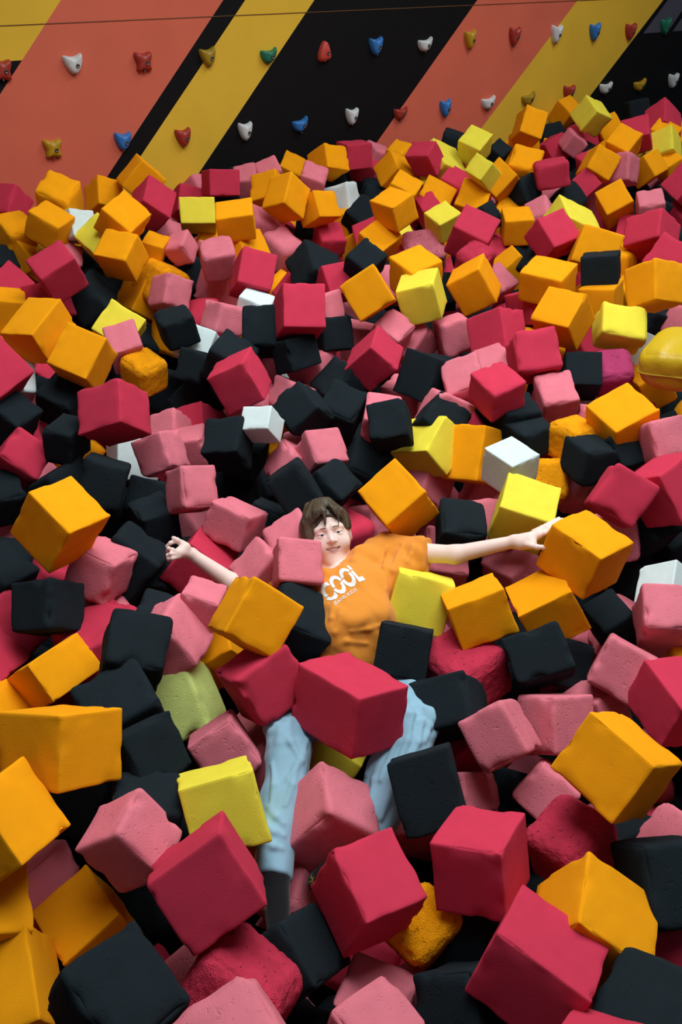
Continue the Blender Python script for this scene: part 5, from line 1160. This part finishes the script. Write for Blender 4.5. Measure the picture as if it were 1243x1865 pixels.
tooth, _, _ = base_mat('tooth_enamel', (0.92, 0.90, 0.85), 0.25, 0.5)
tv = []; tf = []
for i in range(15):
    x = -.0195 + .039 * i / 14
    ww = max(0.12, 1 - (x / .0215) ** 2)
    cyt = MY + 8.0 * x * x
    z = MZ - .0014 - 14 * x * x
    for yy, zz in ((.0062, -.004), (.0060, 0), (-.0040 * ww, .0002), (-.0046 * ww, -.004)):
        tv.append((x, cyt + yy, z + zz - (.0004 if i % 2 else 0)))
for i in range(14):
    for j in range(3):
        a = i * 4 + j; tf.append((a, a + 1, a + 5, a + 4))
part('teeth', H2W(np.array(tv)), np.array(tf), tooth)
brow_m, _, _ = base_mat('brow_hair', lin(138, 112, 94), 0.7)
for sx in (-1, 1):
    pts = [(sx * x, y, z) for x, y, z in ((.0125, .0242, .0704), (.021, .0252, .0688), (.031, .0232, .0627), (.039, .0172, .0552))]
    fn = lambda P, pts=pts: np.minimum.reduce([d_cone((P - HC) @ HR, pts[i], pts[i + 1], .0022 - .0004 * i, .0022 - .0004 * (i + 1)) for i in range(3)])
    c = H2W(np.array(pts))
    v, f = surface(fn, c.min(0) - .006, c.max(0) + .006, .0011)
    part('eyebrow', v, f, brow_m)

# hair
def sd_hair(P):
    q = (P - HC) @ HR
    d = d_ell(q, (0, .030, -.026), (.078, .084, .090))
    d = s_min(d, d_ell(q, (-.056, .014, .0), (.031, .052, .046)), .02)
    d = s_min(d, d_ell(q, (.052, .030, -.004), (.022, .040, .042)), .02)
    face = d_ell(q, (.004, -.042, .086), (.0600, .108, .080))
    d = s_max(d, -face, .010)
    d = s_max(d, -(q[:, 1] + .034 - .042 * (q[:, 0] > 0) + .10 * (q[:, 2] < -.02)), .006)
    for a, b, c, r in FRINGE:
        e = np.minimum(d_cone(q, a, b, r, r * .9), d_cone(q, b, c, r * .9, .0012))
        d = s_min(d, e, .009)
    az = np.arctan2(q[:, 0], q[:, 2] + .02); el = np.arctan2(q[:, 1] - .08, np.hypot(q[:, 0], q[:, 2] + .02))
    n = vnoise(np.stack([az * 12 + el * 1.5, el * 1.2, q[:, 2] * 8], 1), 2.2, 3) + .8 * vnoise(np.stack([az * 30, el * 2, q[:, 2] * 10], 1), 2.4, 4)
    return d + n * .0005
FRINGE = [((-.010, .108, .020), (-.032, .078, .056), (-.060, .036, .044), .013), ((.000, .109, .024), (-.022, .082, .062), (-.047, .050, .058), .010),
          ((.002, .109, .025), (-.010, .086, .066), (-.030, .060, .067), .008),
          ((.002, .108, .025), (-.007, .076, .069), (-.012, .030, .0775), .0055), ((.003, .108, .025), (-.003, .074, .070), (-.010, .040, .076), .0045),
          ((.010, .108, .023), (.022, .082, .062), (.036, .058, .063), .008), ((.014, .107, .019), (.034, .076, .054), (.050, .040, .054), .010),
          ((.020, .106, .013), (.047, .068, .042), (.062, .016, .034), .012), ((-.022, .106, .012), (-.052, .066, .040), (-.068, .008, .030), .015),
          ((.026, .072, .064), (.034, .050, .066), (.029, .024, .0725), .0030), ((-.040, .100, .0), (-.066, .052, .026), (-.074, -.004, .012), .016)]
hv_, hf_ = surface(sd_hair, HC - .15, HC + .15, .0020)
hairm, nt, bs = base_mat('hair', lin(74, 62, 48), 0.45, 0.45)
N = nt.nodes; Lk = nt.links
at = N.new('ShaderNodeAttribute'); at.attribute_name = 'strand'
cr = N.new('ShaderNodeValToRGB')
cr.color_ramp.elements[0].color = (*lin(42, 35, 27), 1); cr.color_ramp.elements[0].position = .2
cr.color_ramp.elements[1].color = (*lin(98, 86, 66), 1); cr.color_ramp.elements[1].position = .85
Lk.new(at.outputs['Fac'], cr.inputs['Fac']); Lk.new(cr.outputs['Color'], bs.inputs['Base Color'])
bp = N.new('ShaderNodeBump'); bp.inputs['Strength'].default_value = 0.12; bp.inputs['Distance'].default_value = 0.002
Lk.new(at.outputs['Fac'], bp.inputs['Height']); Lk.new(bp.outputs['Normal'], bs.inputs['Normal'])
hair = part('hair', hv_, hf_, hairm)
q = (hv_ - HC) @ HR - np.array((.002, .100, .0))        # strands run out from the crown
az = np.arctan2(q[:, 0], q[:, 2]); rr = np.linalg.norm(q, axis=1)
st = .5 + .32 * vnoise(np.stack([np.sin(az) * 26, np.cos(az) * 26, rr * 9], 1), 1.0, 5) + .26 * vnoise(np.stack([np.sin(az) * 60, np.cos(az) * 60, rr * 14], 1), 1.0, 6)
hair.data.attributes.new('strand', 'FLOAT', 'POINT').data.foreach_set('value', st.astype(np.float32))

# clothes
def cloth_mat(name, rgb, weave=900):
    m, nt, b = base_mat(name, rgb, 0.9, 0.1)
    N = nt.nodes; L = nt.links
    tc = N.new('ShaderNodeTexCoord')
    n = N.new('ShaderNodeTexNoise'); n.inputs['Scale'].default_value = weave; n.inputs['Detail'].default_value = 2
    n2 = N.new('ShaderNodeTexNoise'); n2.inputs['Scale'].default_value = 30; n2.inputs['Detail'].default_value = 3
    L.new(tc.outputs['Object'], n.inputs['Vector']); L.new(tc.outputs['Object'], n2.inputs['Vector'])
    ad = N.new('ShaderNodeMath'); ad.operation = 'MULTIPLY_ADD'; ad.inputs[1].default_value = 3.0
    L.new(n2.outputs['Fac'], ad.inputs[0]); L.new(n.outputs['Fac'], ad.inputs[2])
    bp = N.new('ShaderNodeBump'); bp.inputs['Strength'].default_value = 0.25; bp.inputs['Distance'].default_value = 0.003
    L.new(ad.outputs[0], bp.inputs['Height']); L.new(bp.outputs['Normal'], b.inputs['Normal'])
    b.inputs['Sheen Weight'].default_value = 0.15
    return m
shirt_m = cloth_mat('cotton_orange', (0.74, 0.27, 0.035))
spine = nz(J['pelvis'] - J['neck'])
side = nz(J['sho_l'] - J['sho_r'])
front = nz(np.cross(spine, side)); front = front if front @ (np.array(EYE) - J['chest']) > 0 else -front
hem = heap(630, 1226, .0)
def folds(P, c, dirs, amp):
    """long soft folds: noise stretched along each given direction"""
    out = np.zeros(len(P))
    for k, (ax, fr, st) in enumerate(dirs):
        ax = nz(np.array(ax)); q = P - c
        al = q @ ax
        out += vnoise((q - al[:, None] * ax) + (al / st)[:, None] * ax, fr, 40 + k)
    return out * amp
ARM_L = nz(J['elb_l'] - J['sho_l']); ARM_R = nz(J['elb_r'] - J['sho_r'])
def sd_shirt(P):
    sl, sr, ch, be, pe = J['sho_l'], J['sho_r'], J['chest'], J['belly'], J['pelvis']
    d = d_cone(P, sl * .72 + ch * .28, sr * .72 + ch * .28, .062, .062)
    d = s_min(d, d_cone(P, J['neck'] + spine * .012, sl, .052, .048), .03)
    d = s_min(d, d_cone(P, J['neck'] + spine * .012, sr, .052, .048), .03)
    d = s_min(d, d_cone(P, ch + side * .028, be + side * .030, .086, .082), .04)
    d = s_min(d, d_cone(P, ch - side * .028, be - side * .030, .086, .082), .04)
    d = s_min(d, d_cone(P, be + side * .026, pe + side * .030, .082, .088), .03)
    d = s_min(d, d_cone(P, be - side * .030, pe - side * .036, .082, .090), .03)
    cutp = (P - hem) @ spine
    d = s_max(d, cutp + .006 * vnoise(P, 22, 8), .008)
    for s, e, arm, ln in ((sl, J['elb_l'], ARM_L, .128), (sr, J['elb_r'], ARM_R, .11)):
        sv = d_cone(P, s, s + (e - s) * .9, .050, .053)
        sv = s_max(sv, (P - s) @ arm - ln, .006)
        d = s_min(d, sv, .028)
    d = s_min(d, d_cone(P, sl + (J['elb_l'] - sl) * .42 + spine * .020, ch * .6 + be * .4 + side * .050, .044, .062), .03)
    d = s_min(d, d_cone(P, be - side * .04, pe - side * .062 + spine * .02, .060, .066), .03)
    # neck hole
    d = s_max(d, -d_cone(P, heap(586, 971, -.05), heap(586, 971, -.05) + nz(np.array(EYE) - HC) * .3, .117, .113), .005)
    d += folds(P, ch, [(spine + side * .5, 34, 5), (spine - side * .25, 22, 6), (side, 16, 4)], .0062)
    return d
def creases(base, segs, step=.009, lift=0.0):
    """cloth folds: ridge lines laid on the garment's own surface"""
    v, f = surface(base, allp.min(0) - .14, allp.max(0) + .14, step)
    tree = BVHTree.FromPolygons([Vector(p) for p in v], [tuple(int(i) for i in q) for q in f])
    out = []
    for pts, r in segs:
        w = []
        for u, vv in pts:
            o_ = Vector(EYE); hit = tree.ray_cast(o_, (Vector(heap(u, vv)) - o_).normalized())
            if hit[0] is not None: w.append(np.array(hit[0]) + np.array(hit[1]) * lift)
        for i in range(len(w) - 1):
            out.append((w[i], w[i + 1], r * (.55 if i == 0 else 1), r * (.55 if i == len(w) - 2 else 1)))
    return out
def with_creases(base, segs):
    def fn(P):
        d = base(P)
        for a, b_, ra, rb in segs:
            e = d_cone(P, a, b_, ra, rb)
            d = s_min(d, e, .011)
        return d
    return fn
SH = creases(sd_shirt, [([(726, 1000), (716, 1040), (712, 1090)], .0040), ([(704, 996), (700, 1034), (704, 1074)], .0032),
                        ([(610, 1092), (604, 1126), (592, 1172)], .0055), ([(620, 1120), (610, 1152), (604, 1186)], .0045), ([(598, 1178), (632, 1168), (668, 1172)], .0045),
                        ([(640, 1150), (672, 1146), (700, 1136)], .0035), ([(734, 990), (730, 1008), (722, 1022)], .0045), ([(752, 994), (748, 1010), (742, 1024)], .0035)])
sd_shirt = with_creases(sd_shirt, SH)
sv_, sf_ = surface(sd_shirt, allp.min(0) - .14, allp.max(0) + .14, .0038)
shirt = part('t_shirt', sv_, sf_, shirt_m)

pants_m = cloth_mat('jersey_pale_blue', lin(140, 178, 197))
def sd_pants(P):
    d = d_cone(P, J['hip_l'] - spine * .01, J['hip_r'] - spine * .01, .080, .080)
    d = s_min(d, d_cone(P, J['pelvis'] - spine * .03, J['pelvis'], .070, .080), .03)
    leg = None
    for s, rk, rm, ra in (('_l', .064, .072, .046), ('_r', .062, .060, .041)):
        k, a = J['knee' + s], J['ank' + s]
        m = k * .5 + a * .5
        e = d_cone(P, J['hip' + s], k, .084, rk)
        e = s_min(e, d_cone(P, k, m, rk, rm * .9), .012)
        e = s_min(e, d_cone(P, m, a, rm * .9, ra), .02)
        ax = nz(a - k)
        t = (P - a) @ ax
        # ribbed cuff
        e = s_max(e, t - .010, .004)
        e = s_min(e, s_max(d_cone(P, a - ax * .045, a, ra * .97, ra * .93), t - .012, .003), .004)
        f = folds(P, k, [(ax, 26, 7), (ax + side * .7, 20, 4), (ax - side * .8, 24, 5)], .0062)
        near = np.clip(1 - np.abs((P - k) @ ax) / .12, 0, 1)
        f += near * .007 * vnoise(P, 45, 77)
        e = e + f
        d = s_min(d, e, .018)
    d = s_max(d, -((P - (J['pelvis'] - spine * .065)) @ spine), .006)
    return d
PC = creases(sd_pants, [([(738, 1262), (742, 1300), (724, 1350), (694, 1420)], .0070), ([(752, 1300), (742, 1350), (716, 1420), (694, 1490)], .0075), ([(770, 1312), (762, 1352), (738, 1400)], .0060),
                        ([(716, 1330), (692, 1370), (668, 1410)], .0060), ([(705, 1360), (682, 1420), (672, 1480)], .0060), ([(776, 1290), (784, 1322), (774, 1350)], .0055),
                        ([(500, 1316), (530, 1352), (548, 1384)], .0060), ([(560, 1346), (548, 1386), (524, 1420)], .0055), ([(488, 1470), (504, 1488), (516, 1500)], .0050),
                        ([(482, 1500), (500, 1516), (516, 1522)], .0050), ([(478, 1532), (498, 1542), (514, 1546)], .0050), ([(496, 1392), (500, 1430), (494, 1468)], .0050), ([(540, 1392), (534, 1430), (520, 1466)], .0050)])
sd_pants = with_creases(sd_pants, PC)
pv_, pf_ = surface(sd_pants, allp.min(0) - .14, allp.max(0) + .14, .0038)
part('trousers', pv_, pf_, pants_m)

sock_m = cloth_mat('sock_black', (0.010, 0.010, 0.012))
print_m, _, _ = base_mat('sock_print_yellow', lin(190, 160, 40), 0.8)
for s in ('_r', '_l'):
    a, t = J['ank' + s], J['toe' + s]
    ax = nz(a - J['knee' + s])
    fn = lambda P, a=a, t=t, ax=ax: s_min(d_cone(P, a - ax * .06, a, .034, .034), d_cone(P, a, t, .036, .026), .02)
    c = np.array([a, t])
    v, f = surface(fn, c.min(0) - .11, c.max(0) + .06, .0035)
    sock = part('sock', v, f, sock_m)
    # leaf print on the sock
    bvh = BVHTree.FromPolygons([Vector(p) for p in v], [tuple(int(i) for i in q) for q in f])
    cx, cyy = ((481, 1652) if s == '_r' else (566, 1602))
    lv = []; lf = []
    for i in range(7):
        ang = math.radians(-70 + i * 38); r0, r1 = 3.0, 11.5 - (i % 3) * 2
        for (p0, p1, p2) in (((r0, -.10), (r1, 0), (r0, .10)),):
            tri = []
            for rr, da in (p0, p1, p2):
                u = cx + rr * math.cos(ang + da * 2.5); w_ = cyy + rr * math.sin(ang + da * 2.5)
                o_ = Vector(EYE); dr = Vector(heap(u, w_)) - o_
                hit = bvh.ray_cast(o_, dr.normalized())
                if hit[0] is None: tri = None; break
                tri.append(np.array(hit[0]) + np.array(hit[1]) * .0012)
            if tri:
                lf.append((len(lv), len(lv) + 1, len(lv) + 2)); lv += tri
    if lv:
        pr = part('leaf_print', lv, lf, print_m, sock, False)
        pr.data.polygons.foreach_set('use_smooth', np.zeros(len(lf), bool))
        pr.matrix_parent_inverse = Matrix.Identity(4)

# white print on the shirt, wrapped onto the cloth
bvh = BVHTree.FromPolygons([Vector(p) for p in sv_], [tuple(int(i) for i in q) for q in sf_])
white_m, _, _ = base_mat('print_white', (0.78, 0.78, 0.76), 0.7)
def cloth_text(body_txt, name, anchor, right, size, shear=0.0, split=False, bold=0.0, narrow=1.0):
    cu_ = bpy.data.curves.new(name, 'FONT'); cu_.body = body_txt; cu_.size = 1.0; cu_.align_x = 'CENTER'; cu_.shear = shear; cu_.offset = bold
    cu_.resolution_u = 3
    to = bpy.data.objects.new(name, cu_); COL.objects.link(to)
    me = bpy.data.meshes.new_from_object(to.evaluated_get(bpy.context.evaluated_depsgraph_get()))
    bpy.data.objects.remove(to)
    bm = bmesh.new(); bm.from_mesh(me)
    bmesh.ops.triangulate(bm, faces=bm.faces)
    for _ in range(2):
        lng = [e for e in bm.edges if e.calc_length() > 0.12]
        if lng: bmesh.ops.subdivide_edges(bm, edges=lng, cuts=1)
        bmesh.ops.triangulate(bm, faces=bm.faces)
    if split:       # the lettering is sliced along a rising line and the halves slipped apart
        bmesh.ops.bisect_plane(bm, geom=bm.verts[:] + bm.edges[:] + bm.faces[:], plane_co=(0, .36, 0), plane_no=(-.10, 1, 0))
        ed = [e for e in bm.edges if all(abs((v.co - Vector((0, .36, 0))).dot(Vector((-.10, 1, 0)))) < 1e-4 for v in e.verts)]
        bmesh.ops.split_edges(bm, edges=ed)
        for fc in bm.faces:
            pass
        up = set()
        for fc in bm.faces:
            if (fc.calc_center_median() - Vector((0, .36, 0))).dot(Vector((-.10, 1, 0))) > 0: up.update(fc.verts)
        for v in up: v.co += Vector((.09, .05, 0))
    u = nz(np.array(right)); n = front; upv = np.cross(n, u)
    o = np.array(anchor)
    fine = True
    for v in bm.verts:
        p = o + u * v.co.x * size * narrow + upv * v.co.y * size
        hit = bvh.ray_cast(Vector(p + n * .3), Vector(-n))
        h_ = np.array(hit[0]) + n * .0012 if hit[0] is not None else p
        v.co = Vector(h_ - ORG)
    bm.normal_update()
    bm.to_mesh(me); bm.free()
    ob = link(name, me, white_m, shirt)
    return ob
tR = heap(672, 1045, .05) - heap(592, 1090, .05)
cloth_text('COOL', 'shirt_print', heap(633, 1095, .05), tR, .088, 0.12, True, .045, .52)
cloth_text('JEANS KIDS', 'shirt_print', heap(632, 1108, .05), tR, .0165, 0.0, False, .004)

# ------------------------------------------------------------------ yellow vinyl cushion at the right edge
vin, nt, bv = base_mat('vinyl_yellow', (0.60, 0.40, 0.012), 0.38, 0.5)
N = nt.nodes; L = nt.links
tc = N.new('ShaderNodeTexCoord'); n = N.new('ShaderNodeTexNoise'); n.inputs['Scale'].default_value = 14; n.inputs['Detail'].default_value = 4
L.new(tc.outputs['Object'], n.inputs['Vector'])
bp = N.new('ShaderNodeBump'); bp.inputs['Strength'].default_value = 0.5; bp.inputs['Distance'].default_value = 0.012
L.new(n.outputs['Fac'], bp.inputs['Height']); L.new(bp.outputs['Normal'], bv.inputs['Normal'])
vin_d, _, _ = base_mat('vinyl_seam', (0.42, 0.27, 0.01), 0.5, 0.4)
def cushion_pt(U):
    hs = np.array((.135, .13, .095))
    P = U * hs
    n4 = (np.abs(U) ** 4.5).sum(1) ** (1 / 4.5)
    P = P / n4[:, None] * 1.0
    # pillow: pinched corners along the middle seam
    r = np.clip(np.hypot(U[:, 0], U[:, 1]) - .9, 0, 1)
    P[:, :2] *= (1 + .16 * r * (1 - np.abs(U[:, 2])))[:, None]
    P[:, 2] *= 1 - .25 * r
    return P
U, F = lattice(26)
P = cushion_pt(U)
P += (.008 * vnoise(P * np.array((1, 1, .5)), 13, 2) - .006 * np.abs(vnoise(P, 11, 7)))[:, None] * P / np.linalg.norm(P, axis=1)[:, None]
bag_c = heap(1243, 653, .15)
o = link('vinyl_cushion', mesh_from('vinyl_cushion', P, F), vin)
BM = Matrix.Translation(Vector(bag_c)) @ Euler((math.radians(14), math.radians(-8), math.radians(-38))).to_matrix().to_4x4()
o.matrix_world = BM
tag(o, 'shiny yellow vinyl cushion with a stitched seam at the right edge', 'cushion')
# welt running round the middle
ang = np.linspace(0, 2 * np.pi, 97)[:-1]
Q = np.stack([np.cos(ang), np.sin(ang), 0 * ang], 1); Q /= np.abs(Q).max(1)[:, None]
C = cushion_pt(Q) * 1.012
tv = []; tf = []
for i in range(len(C)):
    t = nz(C[(i + 1) % len(C)] - C[i - 1]); a = nz(np.array((C[i][0], C[i][1], 0))); b = np.cross(t, a)
    for j in range(8):
        q = 2 * np.pi * j / 8
        tv.append(C[i] + .0038 * (a * np.cos(q) + b * np.sin(q)))
for i in range(len(C)):
    for j in range(8):
        tf.append((i * 8 + j, ((i + 1) % len(C)) * 8 + j, ((i + 1) % len(C)) * 8 + (j + 1) % 8, i * 8 + (j + 1) % 8))
link('seam', mesh_from('seam', tv, tf), vin_d, o)
